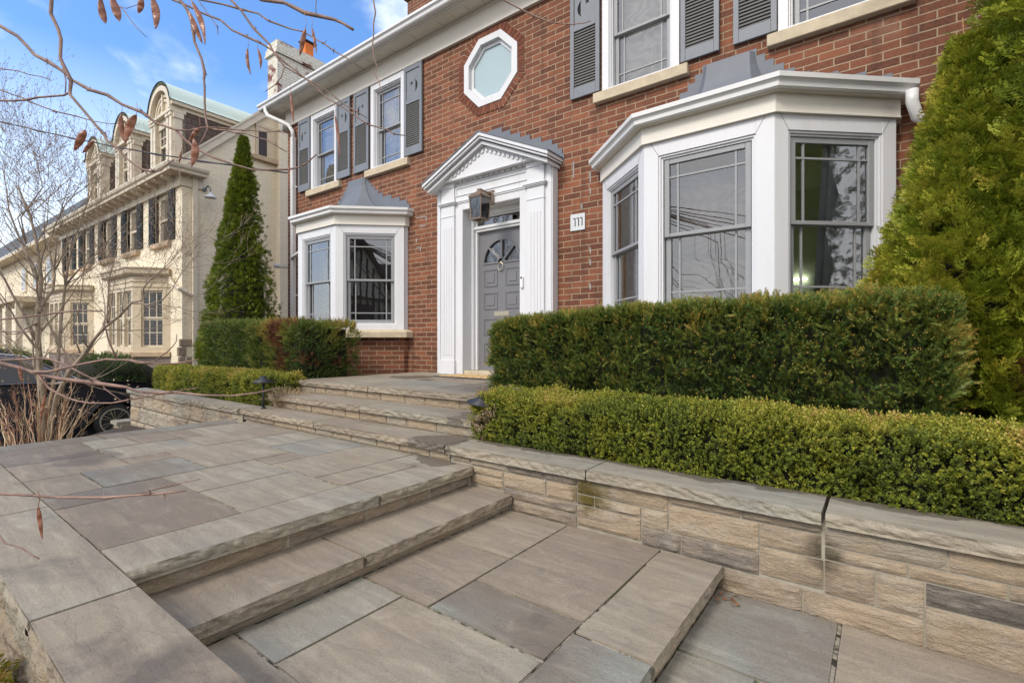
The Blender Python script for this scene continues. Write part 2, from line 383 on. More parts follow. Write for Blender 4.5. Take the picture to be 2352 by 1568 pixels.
def flag_mat(name, shift=0.0):
    m = NT(name, (.3, .27, .23), .72, 0, .35)
    t = m.attr(); p = m.pos()
    big = m.noise(1.3, 3, .5); t2 = m.math('ADD', t, m.math('MULTIPLY', m.math('SUBTRACT', big, .5), .9))
    base = m.ramp(t2, [(0.0, (.24, .19, .14)), (.3, (.325, .27, .195)), (.55, (.36, .32, .24)), (.8, (.265, .272, .235)), (1.0, (.20, .165, .125))])
    rot = m.n('Mapping'); rot.inputs['Rotation'].default_value = (0, 0, .45); rot.inputs['Scale'].default_value = (1.2, 9, 3)
    m.l(p, rot.inputs[0])
    st = m.noise(1.6, 7, .62, rot.outputs[0], .7)
    base = m.mix(m.ramp(st, [(.33, .55), (.62, 0.0)]), base, (.19, .155, .13))
    base = m.mix(m.ramp(st, [(.55, 0.0), (.78, .45)]), base, (.43, .375, .31))
    gr = m.noise(170, 3, .7); base = m.mix(.34, base, m.ramp(gr, [(.3, .08), (.7, .60)]), 'OVERLAY')
    mot = m.noise(6.5, 8, .7, None, .8); base = m.mix(m.ramp(mot, [(.30, .34), (.48, 0.0)]), base, (.17, .145, .12)); base = m.mix(m.ramp(mot, [(.56, 0.0), (.74, .32)]), base, (.46, .41, .33))
    crk = m.noise(3.0, 9, .62, m.pos((1, 2.2, 1)), 1.6); cl = m.math('ABSOLUTE', m.math('SUBTRACT', crk, .5)); base = m.mix(m.ramp(cl, [(.0, .30), (.008, 0.0)]), base, (.15, .12, .10))
    # blotchy dark weathering and rain-wet patches
    dk = m.noise(1.15, 6, .6, m.pos((1, 1, 1)), .4)
    base = m.mix(m.ramp(dk, [(.62, 0.0), (.74, .65)]), base, (.085, .078, .072))
    warp = m.noise(5, 4, .6)
    wet = None
    for (x, y, z, r) in ((-2.62, 2.62, -.735, .24), (-2.62, 2.98, -.60, .20), (-3.15, 3.62, -.465, .34), (-4.9, 4.35, -.465, .30), (-2.55, 2.48, -.853, .13), (-4.75, .95, -.853, .22), (-4.6, 1.0, -.853, .25), (-1.72, .40, -.853, .13), (-1.5, .5, -.853, .16), (-1.25, .42, -.853, .2)):
        d = m.n('VectorMath', operation='DISTANCE'); d.inputs[1].default_value = (x, y, z)
        m.l(p, d.inputs[0])
        q = m.n('MapRange')
        ee = m.math('SUBTRACT', m.math('MULTIPLY', warp, .5), d.outputs['Value'])
        q.inputs[1].default_value = .25 - r; q.inputs[2].default_value = .25 - r + (.012 if y > 2 else .12)
        m.l(ee, q.inputs[0]); wet = q.outputs[0] if wet is None else m.math('MAXIMUM', wet, q.outputs[0])
    base = m.mix(m.math('MULTIPLY', wet, .62), base, (.075, .06, .05))
    sp_ = m.n('SeparateXYZ'); m.l(p, sp_.inputs[0]); ed = m.n('MapRange'); ed.inputs[1].default_value = 2.90; ed.inputs[2].default_value = 2.915
    m.l(m.math('ADD', sp_.outputs[1], m.math('MULTIPLY', m.noise(3.0, 5, .6), .38)), ed.inputs[0])
    bnd = m.math('MULTIPLY', m.math('MULTIPLY', ed.outputs[0], m.math('GREATER_THAN', sp_.outputs[0], -2.40)), m.math('MULTIPLY', m.math('LESS_THAN', sp_.outputs[1], 2.81), m.math('GREATER_THAN', sp_.outputs[2], -.80)))
    base = m.mix(m.math('MULTIPLY', bnd, .62), base, (.075, .06, .045)); wet = m.math('MAXIMUM', wet, bnd)
    m.col(base)
    m.rough(m.ramp(wet, [(0, .74), (1, .38)]))
    m.bump(m.math('ADD', m.math('ADD', m.math('MULTIPLY', st, .8), m.math('MULTIPLY', gr, .22)), m.math('MULTIPLY', m.math('ADD', mot, m.ramp(crk, [(.495, 0.0), (.505, .5)])), .6)), .45, .009)
    return m.m
FLAG = flag_mat('sandstone_flag')
JOINT = NT('sandy_joint', (.16, .14, .11), .95)
JOINT.col(JOINT.mix(JOINT.ramp(JOINT.noise(3.2, 5, .6), [(.5, 0.0), (.62, 1.0)]), JOINT.mix(JOINT.ramp(JOINT.noise(22, 4), [(.42, 0.0), (.52, 1.0)]), (.045, .038, .028), (.34, .30, .235)), (.05, .062, .012)))
JOINT.bump(JOINT.noise(80, 3), .6, .01); JOINT = JOINT.m

def ashlar_mat():
    m = NT('rock_faced_sandstone', (.4, .3, .2), .88, 0, .25)
    t = m.attr(); ly = m.noise(3.6, 8, .66, m.pos((1, 1, 5)), .9)
    base = m.ramp(m.math('ADD', t, m.math('MULTIPLY', m.math('SUBTRACT', ly, .5), 1.1)),
        [(0.0, (.13, .115, .10)), (.2, (.235, .20, .165)), (.45, (.37, .29, .205)), (.7, (.43, .335, .23)), (.95, (.385, .34, .27))])
    base = m.mix(m.ramp(ly, [(.55, 0.0), (.75, .4)]), base, (.47, .40, .31))
    base = m.mix(m.ramp(m.noise(2.1, 6, .65), [(.56, 0.0), (.72, .6)]), base, (.13, .12, .11)); base = m.mix(m.ramp(m.noise(7, 7, .7), [(.52, 0.0), (.68, .5)]), base, (.46, .41, .34))
    moss = m.noise(1.7, 5, .6); base = m.mix(m.ramp(moss, [(.66, 0.0), (.72, .5)]), base, (.12, .115, .03))
    for (x, y, z, r) in ((-1.37, 2.53, -.86, .07), (-.205, 2.53, -.93, .05), (-1.36, 2.53, -.92, .05)):
        d = m.n('VectorMath', operation='DISTANCE'); d.inputs[1].default_value = (x, y, z); m.l(m.pos(), d.inputs[0])
        q = m.n('MapRange'); q.inputs[1].default_value = r + .05; q.inputs[2].default_value = r - .02; m.l(m.math('ADD', d.outputs['Value'], m.math('MULTIPLY', m.math('SUBTRACT', m.noise(18, 4), .5), .12)), q.inputs[0])
        base = m.mix(m.math('MULTIPLY', q.outputs[0], .8), base, (.10, .078, .012) if x < -1 else (.07, .06, .04))
    m.col(m.mix(.2, base, m.ramp(m.noise(120, 3, .7), [(.3, .15), (.7, .6)]), 'OVERLAY'))
    m.bump(m.math('ADD', m.math('ADD', ly, m.math('MULTIPLY', m.noise(60, 4), .3)), m.noise(14, 8, .72, m.pos((1, 1, 3.2)), 1.2)), .9, .02)
    return m.m
ASHLAR = ashlar_mat()
MORTAR = simple('grey_mortar', (.33, .295, .235), .95, .2, 18, bump=.5, bscale=90)
def leaf_mat(name, stops, trans=.25, rough=.5):
    m = NT(name, (.05, .1, .02), rough, 0, .35)
    rnd = m.n('NewGeometry').outputs['Random Per Island']
    f = m.math('ADD', m.attr(), m.math('MULTIPLY', m.math('SUBTRACT', rnd, .5), .28))
    c = m.ramp(f, stops); m.col(c)
    m.b.inputs['Subsurface Weight'].default_value = 0
    tl = m.n('BsdfTranslucent'); m.l(c, tl.inputs[0]); ms = m.n('MixShader'); ms.inputs[0].default_value = trans
    m.l(m.b.outputs[0], ms.inputs[1]); m.l(tl.outputs[0], ms.inputs[2]); m.l(ms.outputs[0], m.o.inputs[0])
    return m.m
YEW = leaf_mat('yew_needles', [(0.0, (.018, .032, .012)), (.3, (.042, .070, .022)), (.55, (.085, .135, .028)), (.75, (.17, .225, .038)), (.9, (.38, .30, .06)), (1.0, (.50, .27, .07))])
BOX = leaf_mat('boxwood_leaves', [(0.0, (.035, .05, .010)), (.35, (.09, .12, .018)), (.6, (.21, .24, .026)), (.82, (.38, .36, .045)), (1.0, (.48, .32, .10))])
THUJA = leaf_mat('arborvitae_sprays', [(0.0, (.035, .060, .010)), (.35, (.105, .155, .015)), (.6, (.215, .265, .022)), (.85, (.38, .39, .04)), (1.0, (.46, .38, .06))])
GREENT = leaf_mat('emerald_arborvitae', [(0.0, (.045, .075, .012)), (.4, (.11, .160, .018)), (.7, (.19, .235, .02)), (1.0, (.33, .33, .035))])
BROWN = leaf_mat('scorched_needles', [(0.0, (.06, .022, .012)), (.5, (.17, .065, .03)), (1.0, (.32, .16, .07))])
STRAW = leaf_mat('dry_straw', [(0.0, (.16, .11, .06)), (.5, (.34, .25, .14)), (1.0, (.52, .42, .27))])
CORE = simple('dark_foliage_core', (.010, .012, .005), .95, .5, 14, bump=.6, bscale=20)  # near-black hulls inside foliage; the inner shade is put into the colour
BARKG = simple('grey_bark', (.20, .165, .12), .9, .35, 16, bump=.6, bscale=60)
BARKR = simple('red_brown_bark', (.215, .135, .105), .65, .5, 22, bump=.6, bscale=140)
BARKL = simple('pale_twig_bark', (.29, .235, .18), .85, .35, 16, bump=.4, bscale=60)
TWIG = simple('buff_twig', (.52, .38, .24), .7, .4, 9)
TWIGR = simple('red_twig', (.28, .15, .09), .6, .4, 9)
POD = NT('seed_pod', (.3, .09, .04), .38, 0, .5)
POD.col(POD.mix(POD.noise(30, 5, .6), (.13, .045, .026), (.33, .135, .075))); POD.bump(POD.noise(45, 2), .5, .01); POD = POD.m
SOIL = simple('garden_soil', (.045, .034, .024), .95, .4, 12, bump=.8, bscale=30)
ASPH = simple('asphalt', (.055, .053, .05), .9, .2, 40, bump=.4, bscale=150)
GRASS = simple('lawn', (.06, .09, .02), .9, .4, 14, bump=.8, bscale=60)
# ------------------------------------------------------------------ the red brick house
F = 5.25
EAVE = 4.66
house = thing('brick_house', (-4.0, F, -.75), 'two storey red brick house with white trim, grey shutters and two bay windows', 'house')
PORCH = -.465

def wall_holes(mb, x0, x1, z0, z1, holes, y):
    xs = sorted({x0, x1, *[h[0] for h in holes], *[h[1] for h in holes]}); zs = sorted({z0, z1, *[h[2] for h in holes], *[h[3] for h in holes]})
    for i in range(len(xs) - 1):
        for j in range(len(zs) - 1):
            cx_, cz_ = (xs[i] + xs[i + 1]) / 2, (zs[j] + zs[j + 1]) / 2
            if any(h[0] < cx_ < h[1] and h[2] < cz_ < h[3] for h in holes): continue
            mb.poly([(xs[i], y, zs[j]), (xs[i + 1], y, zs[j]), (xs[i + 1], y, zs[j + 1]), (xs[i], y, zs[j + 1])])

OCT = (-4.337, 3.762, .475)
BAYS = [(-7.355, 4.43), (-1.235, 4.37)]
WINS = [(-8.364, .43), (-6.524, .43), (-2.172, .45), (-.332, .46)]
wall = MB()
holes = [(c - h + .05, c + h - .05, 2.93, 4.29) for c, h in WINS]
holes += [(-4.75, -3.75, -1.0, 1.86), (OCT[0] - .475, OCT[0] + .475, OCT[1] - .475, OCT[1] + .475)]
holes += [(c - 1.25, c + 1.25, .12, 1.95) for c, _ in BAYS]
wall_holes(wall, -9.69, 3.6, -1.4, EAVE, holes, F)
ox, oz, oa = OCT; ob = .1967
for sx in (-1, 1):
    for sz in (-1, 1):
        wall.poly([(ox + sx * oa, F, oz + sz * oa), (ox + sx * oa, F, oz + sz * ob), (ox + sx * ob, F, oz + sz * oa)])
wall.poly([(-9.69, F, -1.4), (-9.69, F + 8.5, -1.4), (-9.69, F + 8.5, EAVE), (-9.69, F + 4.25, 7.6), (-9.69, F, EAVE)])
wall.poly([(3.6, F, -1.4), (3.6, F + 8.5, -1.4), (3.6, F + 8.5, EAVE), (3.6, F + 4.25, 7.6), (3.6, F, EAVE)])
wall.poly([(-9.69, F + 8.5, -1.4), (3.6, F + 8.5, -1.4), (3.6, F + 8.5, EAVE), (-9.69, F + 8.5, EAVE)])
for sx in (1, -1):
    a = -4.77 if sx < 0 else -3.73
    wall.box(a - .01, a + .01, F + .001, F + .5, -1.0, 1.9)
wall.build('wall', BRICK, house, recalc=False)
# grey patched mortar joints left by a repair, beside the doorway and beside the bay
PMOR = simple('grey_patch_mortar', (.30, .31, .32), .9)
for (x, z0, z1) in ((-2.905, 1.60, 1.66), (-2.905, 1.46, 1.53), (-2.79, 1.9, 2.02), (-2.79, 1.76, 1.83), (-2.79, 1.05, 1.12), (-2.79, .91, .98), (-2.79, .62, .69), (-3.02, 2.0, 2.2), (-5.62, 1.86, 1.93), (-5.84, 1.55, 1.62), (-5.75, 1.4, 1.47)):
    mj = MB(); mj.box(x - .008, x + .008, F - .002, F + .01, z0, z1); mj.build('patched_joint', PMOR, house)
for (x0, x1, z) in ((-5.85, -5.63, 1.93), (-5.84, -5.75, 1.47), (-5.78, -5.62, 1.79)): mj = MB(); mj.box(x0, x1, F - .002, F + .01, z - .006, z + .006); mj.build('patched_joint', PMOR, house)

fl = MB(); fl.box(-9.68, 3.59, F + .02, F + 8.4, 2.25, 2.35); fl.box(-9.68, 3.59, F + .02, F + 8.4, -1.0, -.6)
fl.box(-9.68, 3.59, F + .02, F + 8.4, 4.5, 4.6)
for x in (-5.0, -3.45): fl.box(x - .05, x + .05, F + .5, F + 8.4, -.7, 4.6)
fl.box(-9.68, 3.59, F + 3.2, F + 3.3, -.7, 4.6)
fl.build('interior', ROOMM, house)

# octagonal window with its brick-on-edge ring
def octpts(a, y, r=0.0):
    b = a * .4142
    return [(ox + sx, y, oz + sz) for sx, sz in ((b, a), (a, b), (a, -b), (b, -a), (-b, -a), (-a, -b), (-a, b), (-b, a))]
def octring(mb, a0, a1, y0, y1):
    P = [octpts(a1, y0), octpts(a0, y0), octpts(a0, y1), octpts(a1, y1)]
    for i in range(8):
        j = (i + 1) % 8
        for k in range(4):
            kk = (k + 1) % 4; mb.poly([P[k][i], P[k][j], P[kk][j], P[kk][i]])
rb = MB(); rm = MB(); octring(rm, .47, .588, F - .006, F + .02)
for i in range(8):
    a0, a1 = Vector(octpts(.478, F)[i]), Vector(octpts(.478, F)[(i + 1) % 8]); b0, b1 = Vector(octpts(.585, F)[i]), Vector(octpts(.585, F)[(i + 1) % 8])
    n = 6
    for k in range(n):
        g = .0055 / (a1 - a0).length
        u0, u1 = k / n + g, (k + 1) / n - g
        q = [a0.lerp(a1, u0), a0.lerp(a1, u1), b0.lerp(b1, u1), b0.lerp(b1, u0)]
        rb.tone = random.random(); kk = rb._add([(p.x, F - .014, p.z) for p in q] + [(p.x, F + .01, p.z) for p in q])
        for s4 in ((0, 1, 2, 3), (0, 1, 5, 4), (1, 2, 6, 5), (2, 3, 7, 6), (3, 0, 4, 7)): rb.face([kk + v for v in s4])
bm_ = NT('ring_brick', (.2, .08, .05), .85, 0, .25)
bm_.col(bm_.mix(.5, bm_.ramp(bm_.attr(), [(0, (.09, .03, .02)), (1, (.24, .085, .048))]), bm_.ramp(bm_.noise(30, 5), [(.3, (.09, .032, .02)), (.7, (.25, .09, .05))]))); bm_.bump(bm_.noise(60, 4), .5, .006)
octw = rm.build('octagon_window', simple('tan_mortar', (.36, .27, .185), .9, .15, 20), house, recalc=True)
rb.build('brick_surround', bm_.m, octw)
wr = MB(); octring(wr, .385, .474, F - .022, F + .09); wr.build('outer_frame', WHITE, octw)
wr = MB(); octring(wr, .335, .392, F + .035, F + .10); wr.build('inner_frame', WHITE, octw)
wr = MB(); wr.poly(octpts(.345, F + .055)); wr.build('pane', FROST, octw, recalc=False)
wr = MB(); wr.poly(octpts(.47, F + .11)); wr.build('backing', DARK, octw, recalc=False)

# frame of a flat face: local (along, outward, up)
def face_T(A, u):
    u = Vector((u[0], u[1], 0)).normalized(); n = Vector((u.y, -u.x, 0))
    return Matrix(((u.x, n.x, 0, A[0]), (u.y, n.y, 0, A[1]), (0, 0, 1, 0), (0, 0, 0, 1)))

def hung_window(T, c, half, z0, z1, zm, parent, curt, mun=(.075, .12), rec=.04, pane=None):
    """double hung grey sashes with prairie muntins; half = half width of the sash opening, zm = meeting rail"""
    st = .046
    for lo in (False, True):
        d1 = -rec - (.032 if lo else 0); d0 = d1 - .035
        a0, a1 = c - half, c + half
        b0, b1 = (z0, zm + .006) if lo else (zm - .022, z1)
        if lo: a0 += .006; a1 -= .006
        m = MB(T)
        m.box(a0, a0 + st, d0, d1, b0, b1); m.box(a1 - st, a1, d0, d1, b0, b1)
        m.box(a0 + st, a1 - st, d0, d1 - .001, b0, b0 + (.05 if lo else .032)); m.box(a0 + st, a1 - st, d0, d1 - .001, b1 - (.03 if lo else st), b1)
        g0, g1 = b0 + (.05 if lo else .032), b1 - (.03 if lo else st)
        s = m.build('sash', SASH, parent, bevel=.003)
        mt = MB(T); w_ = .008; e0, e1 = d0 + .01, d1 - .012
        xs = (a0 + st + mun[0], a1 - st - mun[0]); zh = g0 + mun[1] * .9 if lo else g1 - mun[1]
        for x in xs: mt.box(x - w_, x + w_, e0, e1, g0, g1)
        mt.box(a0 + st, a1 - st, e0 + .001, e1 + .002, zh - w_, zh + w_)
        mt.build('muntin', SASH, s)
        gl = MB(T); dm = (d0 + d1) / 2 - .004
        gl.poly([(a0 + st - .004, dm, g0 - .004), (a1 - st + .004, dm, g0 - .004), (a1 - st + .004, dm, g1 + .004), (a0 + st - .004, dm, g1 + .004)])
        gl.build('pane', pane or GLASS, s, recalc=False)
    if curt:
        cm, dd = curt; k = MB(T); n = 60
        k.grid(lambda i, j: (c - half - .03 + i * (2 * half + .06), dd + .018 * math.sin(i * 31 + 2 * math.sin(i * 9)) * (.4 + .6 * (1 - j)), z0 - .02 + j * (z1 - z0 + .04)), n, 2)
        k.build('curtain', cm, parent, smooth=True, recalc=False)

# upper windows
T0 = face_T((0, F), (1, 0))
for (c, h) in WINS:
    cas = MB(T0); o = .002
    z0, z1 = 2.905, 4.335
    cas.box(c - h, c - h + .085, -.1, .03, z0, z1); cas.box(c + h - .085, c + h, -.1, .03, z0, z1); cas.box(c - h + .085, c + h - .085, -.1, .029, z1 - .10, z1); cas.box(c - h + .085, c + h - .085, -.1, .028, z0, z0 + .035)
    # stepped brick mould inside the casing
    for k, (e, d) in enumerate(((.085, .012), (.10, -.012))):
        cas.box(c - h + e, c - h + e + .016, -.1, d, z0 + .035, z1 - .1); cas.box(c + h - e - .016, c + h - e, -.1, d, z0 + .035, z1 - .1); cas.box(c - h + e, c + h - e, -.1, d - .001, z1 - .1 - .016 * (k + 1), z1 - .1 - .016 * k)
    wn = cas.build('window', WHITE, house, bevel=.003)
    hung_window(T0, c, h - .115, z0 + .035, z1 - .13, 3.57, wn, (CURT_UP if c < -1 else CURT_DK, -.16), mun=(.062, .13))
    s = MB(); s.box(c - .548, c + .548, F - .075, F + .05, 2.79, 2.905); s.build('sill', STONE_SILL, wn, bevel=.006)

# shutters
def crescent(mb, cx_, cz_, r, flip, d):
    n = 9; o_, i_ = [], []
    for k in range(n + 1):
        a = R(-62 + 124 * k / n); o_.append((r * math.cos(a), r * math.sin(a)))
        i_.append((r * math.cos(a) * (1 - .40 * math.cos(a * 1.45)), r * math.sin(a)))
    for k in range(n):
        q = [o_[k], o_[k + 1], i_[k + 1], i_[k]]
        mb.poly([(cx_ + flip * (x - .6 * r), d, cz_ + z) for x, z in q])
def star(mb, cx_, cz_, r, d):
    P = [(cx_ + (r if k % 2 == 0 else r * .36) * math.sin(math.pi * k / 5), d, cz_ + (r if k % 2 == 0 else r * .36) * math.cos(math.pi * k / 5)) for k in range(10)]
    for k in range(10): mb.poly([(cx_, d, cz_), P[k], P[(k + 1) % 10]])
for x0, x1, flip in ((-9.228, -8.815, -1), (-7.937, -7.53, 1), (-7.415, -7.00, -1), (-6.088, -5.675, 1), (-3.043, -2.65, -1), (-1.706, -1.318, 1), (-1.186, -.799, -1)):
    z0, z1 = 2.935, 4.335; st = .052; b0, b1 = .012, .046
    m = MB(T0)
    m.box(x0, x0 + st, b0, b1, z0, z1); m.box(x1 - st, x1, b0, b1, z0, z1)
    m.box(x0 + st, x1 - st, b0, b1 - .001, z0, z0 + .125); m.box(x0 + st, x1 - st, b0, b1 - .001, 3.742, 3.812); m.box(x0 + st, x1 - st, b0, b1 - .001, z1 - .075, z1)
    m.box(x0 + st, x1 - st, b0, b1 - .014, 3.812, z1 - .075)
    sh = m.build('shutter', SHUT, house, bevel=.003)
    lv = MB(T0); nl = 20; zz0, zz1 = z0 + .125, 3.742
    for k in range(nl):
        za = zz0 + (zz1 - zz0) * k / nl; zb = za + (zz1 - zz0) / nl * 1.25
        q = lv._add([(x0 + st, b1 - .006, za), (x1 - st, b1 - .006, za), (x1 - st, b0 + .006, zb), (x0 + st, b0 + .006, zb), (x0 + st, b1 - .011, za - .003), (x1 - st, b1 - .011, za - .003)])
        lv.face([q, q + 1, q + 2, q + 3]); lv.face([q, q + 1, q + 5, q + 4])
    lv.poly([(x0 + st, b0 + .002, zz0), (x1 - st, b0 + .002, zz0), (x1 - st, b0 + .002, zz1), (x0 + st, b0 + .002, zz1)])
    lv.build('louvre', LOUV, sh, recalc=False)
    ct = MB(T0); cxm = (x0 + x1) / 2; crescent(ct, cxm + flip * .055, 4.00, .115, flip, b1 - .0125); star(ct, cxm - flip * .035, 4.055, .040, b1 - .0125)
    ct.build('moon_and_star_shade', DARK, sh, recalc=False)  # flat dark shapes on the panel; the holes' shade is put into the colour

# frieze, soffit, gutter, roof, chimney
m = MB(); m.box(-9.72, 3.6, F - .035, F + .02, 4.34, EAVE); m.box(-9.72, 3.6, F - .055, F + .02, EAVE - .05, EAVE - .001); m.box(-9.72, 3.6, F - .05, F + .02, 4.335, 4.352)
m.box(-9.75, -9.66, F - .12, F + .05, 4.27, 4.44)
m.build('frieze_board', CREAM, house, bevel=.004)
m = MB()
xk = -10.08; k = 0
while xk < 3.5:
    x2 = min(xk + .272, 3.6); m.tone = (k % 2); m.box(xk + .004, x2 - .004, 5.02, F, EAVE - .006 - .002 * (k % 2), EAVE + .02); xk = x2; k += 1
m.box(-10.08, 3.6, 5.0, F + .02, EAVE + .021, EAVE + .04)
m.build('soffit', SOFFIT, house)
m = MB(); m.box(-10.09, 3.6, 4.955, 5.02, EAVE - .03, EAVE + .03); m.box(-10.09, 3.6, 4.935, 4.955, EAVE - .02, EAVE + .13); m.build('fascia', CREAM, house, bevel=.006)
KP = [(0, 0), (.07, 0), (.082, .015), (.086, .045), (.098, .06), (.113, .07), (.115, .105), (.095, .107), (.095, .085), (.0, .02)]
m = MB(); m.sweep([(-10.10, 4.934, EAVE + .0), (3.6, 4.934, EAVE + .0)], KP); m.build('gutter', GUTTERM, house)
m = MB(); m.poly([(-10.1, 4.86, EAVE + .10), (3.6, 4.86, EAVE + .10), (3.6, F + 4.25, 7.75), (-10.1, F + 4.25, 7.75)]); m.poly([(-10.1, F + 8.7, EAVE + .10), (3.6, F + 8.7, EAVE + .10), (3.6, F + 4.25, 7.75), (-10.1, F + 4.25, 7.75)])
m.build('roof', ROOF, house, recalc=False)
m = MB(); m.prism([(-10.08, EAVE), (-9.7, EAVE), (-9.7, EAVE + .06), (-10.08, EAVE + .06)], 5.0, 5.55, 'y'); m.build('eave_return', CREAM, house)
m = MB(); m.box(-8.64, -7.9, 7.5, 8.3, 5.0, 9.6); m.box(-8.70, -7.84, 7.44, 8.36, 7.75, 7.88)
m.build('chimney', BRICK, house)

# downspout at the corner, with its elbow and the branch from the bay gutter
m = MB(); bx_ = -9.36
m.tube([(-9.86, 4.88, EAVE + .02), (-9.86, 4.88, 4.60), (-9.80, 4.90, 4.50), (-9.62, 5.02, 4.40), (-9.44, 5.13, 4.30), (bx_, 5.17, 4.17), (bx_, 5.18, 4.0)], [.038, .038, .042, .040, .039, .039, .038], 10)
m.build('downspout_elbow', GUTTERM, house, smooth=True)
m = MB()
for k in range(5): m.box(bx_ - .042, bx_ + .042, 5.14 + .0004 * k, 5.22, 4.05 - (k + 1) * 1.0, 4.05 - k * 1.0 + .0)
for k in (-1, 1): m.box(bx_ + k * .022 - .007, bx_ + k * .022 + .007, 5.133, 5.141, -1.0, 4.05)
for z in (3.05, .9): m.box(bx_ - .08, bx_ + .08, 5.20, 5.24, z, z + .03)
m.build('downspout', GUTTERM, house, bevel=.008)
m = MB(); m.tube([(-9.32, 5.12, 1.64), (-8.9, 5.12, 1.76), (-8.6, 5.12, 1.84)], .035, 8); m.build('branch_pipe', GUTTERM, house, smooth=True)

# bay windows
def bay(cx0, yf, curts, name='bay_window'):
    yw = F
    def ring(o, yo=0): # fascia outline grown by o
        return [(cx0 - 1.35 - o, yw, 0), (cx0 - 1.35 - o, yf + .735 - o * .1, 0), (cx0 - .555 - o * .41, yf - o, 0), (cx0 + .555 + o * .41, yf - o, 0), (cx0 + 1.35 + o, yf + .735 - o * .1, 0), (cx0 + 1.35 + o, yw, 0)]
    def at_z(P, z): return [(p[0], p[1], z) for p in P]
    P = ring(-.028)
    body = MB()
    faces = [(P[1], P[2]), (P[2], P[3]), (P[3], P[4])]
    zb, zt = .185, 1.83
    for A, B in faces:
        T = face_T(A, (B[0] - A[0], B[1] - A[1])); Lf = math.hypot(B[0] - A[0], B[1] - A[1]); body.T = T
        ca = Lf / 2 - .407
        body.box(0, ca, -.12, 0, zb, zt); body.box(Lf - ca, Lf, -.12, 0, zb, zt); body.box(ca, Lf - ca, -.12, -.0005, 1.696, zt); body.box(ca, Lf - ca, -.12, -.0005, zb, .262)
        # mould steps
        for k, (e, d) in enumerate(((0, -.012), (.018, -.028))):
            body.box(ca + e, ca + e + .018, -.12, d, .262, 1.696); body.box(Lf - ca - e - .018, Lf - ca - e, -.12, d, .262, 1.696)
            body.box(ca + e, Lf - ca - e, -.12, d - .001, 1.696 - .018 * (k + 1), 1.696 - .018 * k); body.box(ca + e, Lf - ca - e, -.12, d - .001, .262 + .014 * k, .262 + .014 * (k + 1))
        # hairline joints of the mitred cladding
    body.T = None
    for s in (0, 4):
        a, b = P[s], P[s + 1]; x = a[0]; sx = -1 if s == 0 else 1
        body.box(min(x, x - sx * .1), max(x, x - sx * .1), yf + .77, yw, zb, zt)
    bw_ = body.build(name, WHITE, house, bevel=.002)
    jn = MB()
    for A, B in faces:
        T = face_T(A, (B[0] - A[0], B[1] - A[1])); Lf = math.hypot(B[0] - A[0], B[1] - A[1]); jn.T = T; ca = Lf / 2 - .407
        for sg, x0_ in ((1, ca), (-1, Lf - ca)):
            a = (x0_ - sg * .0, 1.70); b = (x0_ - sg * .075, zt); w_ = .0022
            jn.poly([(a[0] - w_, .0012, a[1]), (a[0] + w_, .0012, a[1]), (b[0] + w_, .0012, b[1]), (b[0] - w_, .0012, b[1])])
    jn.build('cladding_joint', simple('dark_joint', (.16, .155, .15), .9), bw_, recalc=False)  # thin dark strips laid over the mitre joints
    for (A, B), cu in zip(faces, curts):
        T = face_T(A, (B[0] - A[0], B[1] - A[1])); Lf = math.hypot(B[0] - A[0], B[1] - A[1])
        hung_window(T, Lf / 2, .365, .292, 1.658, .972, bw_, cu)
    m = MB(); m.sweep(at_z(ring(0), 0), [(-.03, 1.822), (.004, 1.822), (.004, 1.835), (0, 1.84), (0, 1.975), (-.03, 1.975)])
    fz = m.build('bay_frieze', CREAM, bw_)
    m = MB(); m.prism([(p[0], p[1]) for p in ring(.0)], 1.974, 1.978, 'z'); m.sweep(at_z(ring(0), 1.972), [(-.02, 0), (.055, 0), (.055, .012), (-.02, .012)]); m.build('bay_soffit', CREAM, bw_)
    gp = [(0, .012), (.070, .0), (.088, .012), (.092, .045), (.102, .058), (.119, .068), (.122, .105), (.104, .108), (.10, .09), (.0, .04)]
    g = ring(.0); m = MB(); m.sweep(at_z(g, 1.974), gp); m.build('bay_gutter', GUTTERM, bw_)
    m = MB()
    for q in g[1:5]: pass
    # bell-cast lead roof
    E_ = [(p[0], p[1]) for p in ring(.075)]; top = [(cx0 - .24, yw - .0), (cx0 - .235, yw - .02), (cx0 - .20, yw - .05), (cx0 + .20, yw - .05), (cx0 + .235, yw - .02), (cx0 + .24, yw - .0)]
    rf = MB(); rows = 14; K = []
    for j in range(rows + 1):
        s = j / rows; h = .22 * s + .78 * s ** 3.0; zz = 2.058 + .76 * h; s2 = 1 - (1 - s) ** 1.55
        K.append(rf._add([(a[0] + (b[0] - a[0]) * s2, a[1] + (b[1] - a[1]) * s2, zz) for a, b in zip(E_, top)]))
    for j in range(rows):
        for i in range(5): rf.face([K[j] + i, K[j] + i + 1, K[j + 1] + i + 1, K[j + 1] + i])
    rf.face([K[rows] + i for i in range(6)])
    rf.prism(E_, 2.03, 2.057)
    rf.build('bay_roof', LEAD, bw_, recalc=False)
    hw = [1.395, 1.36, 1.30, 1.12, .92, .70, .58, .49, .405, .33, .255]; m = MB()
    for k, h_ in enumerate(hw):
        z = 2.120 + .0725 * k; m.box(cx0 - h_, cx0 + h_, F - .008 - .0006 * (k % 2), F + .01, z - .0725, z)
    m.build('stepped_flashing', LEAD, bw_)
    # stone sill and brick base
    sp = ring(.06); m = MB(); m.sweep(at_z(ring(-.03), 0), [(-.1, .06), (.12, .06), (.12, .15), (.035, .186), (-.1, .186)]); m.build('stone_sill', STONE_SILL, bw_, bevel=.004)
    m = MB(); bp = ring(-.03)
    m.prism([(p[0], p[1]) for p in bp], -1.4, .075); m.build('brick_base', BRICK, bw_)
    return bw_
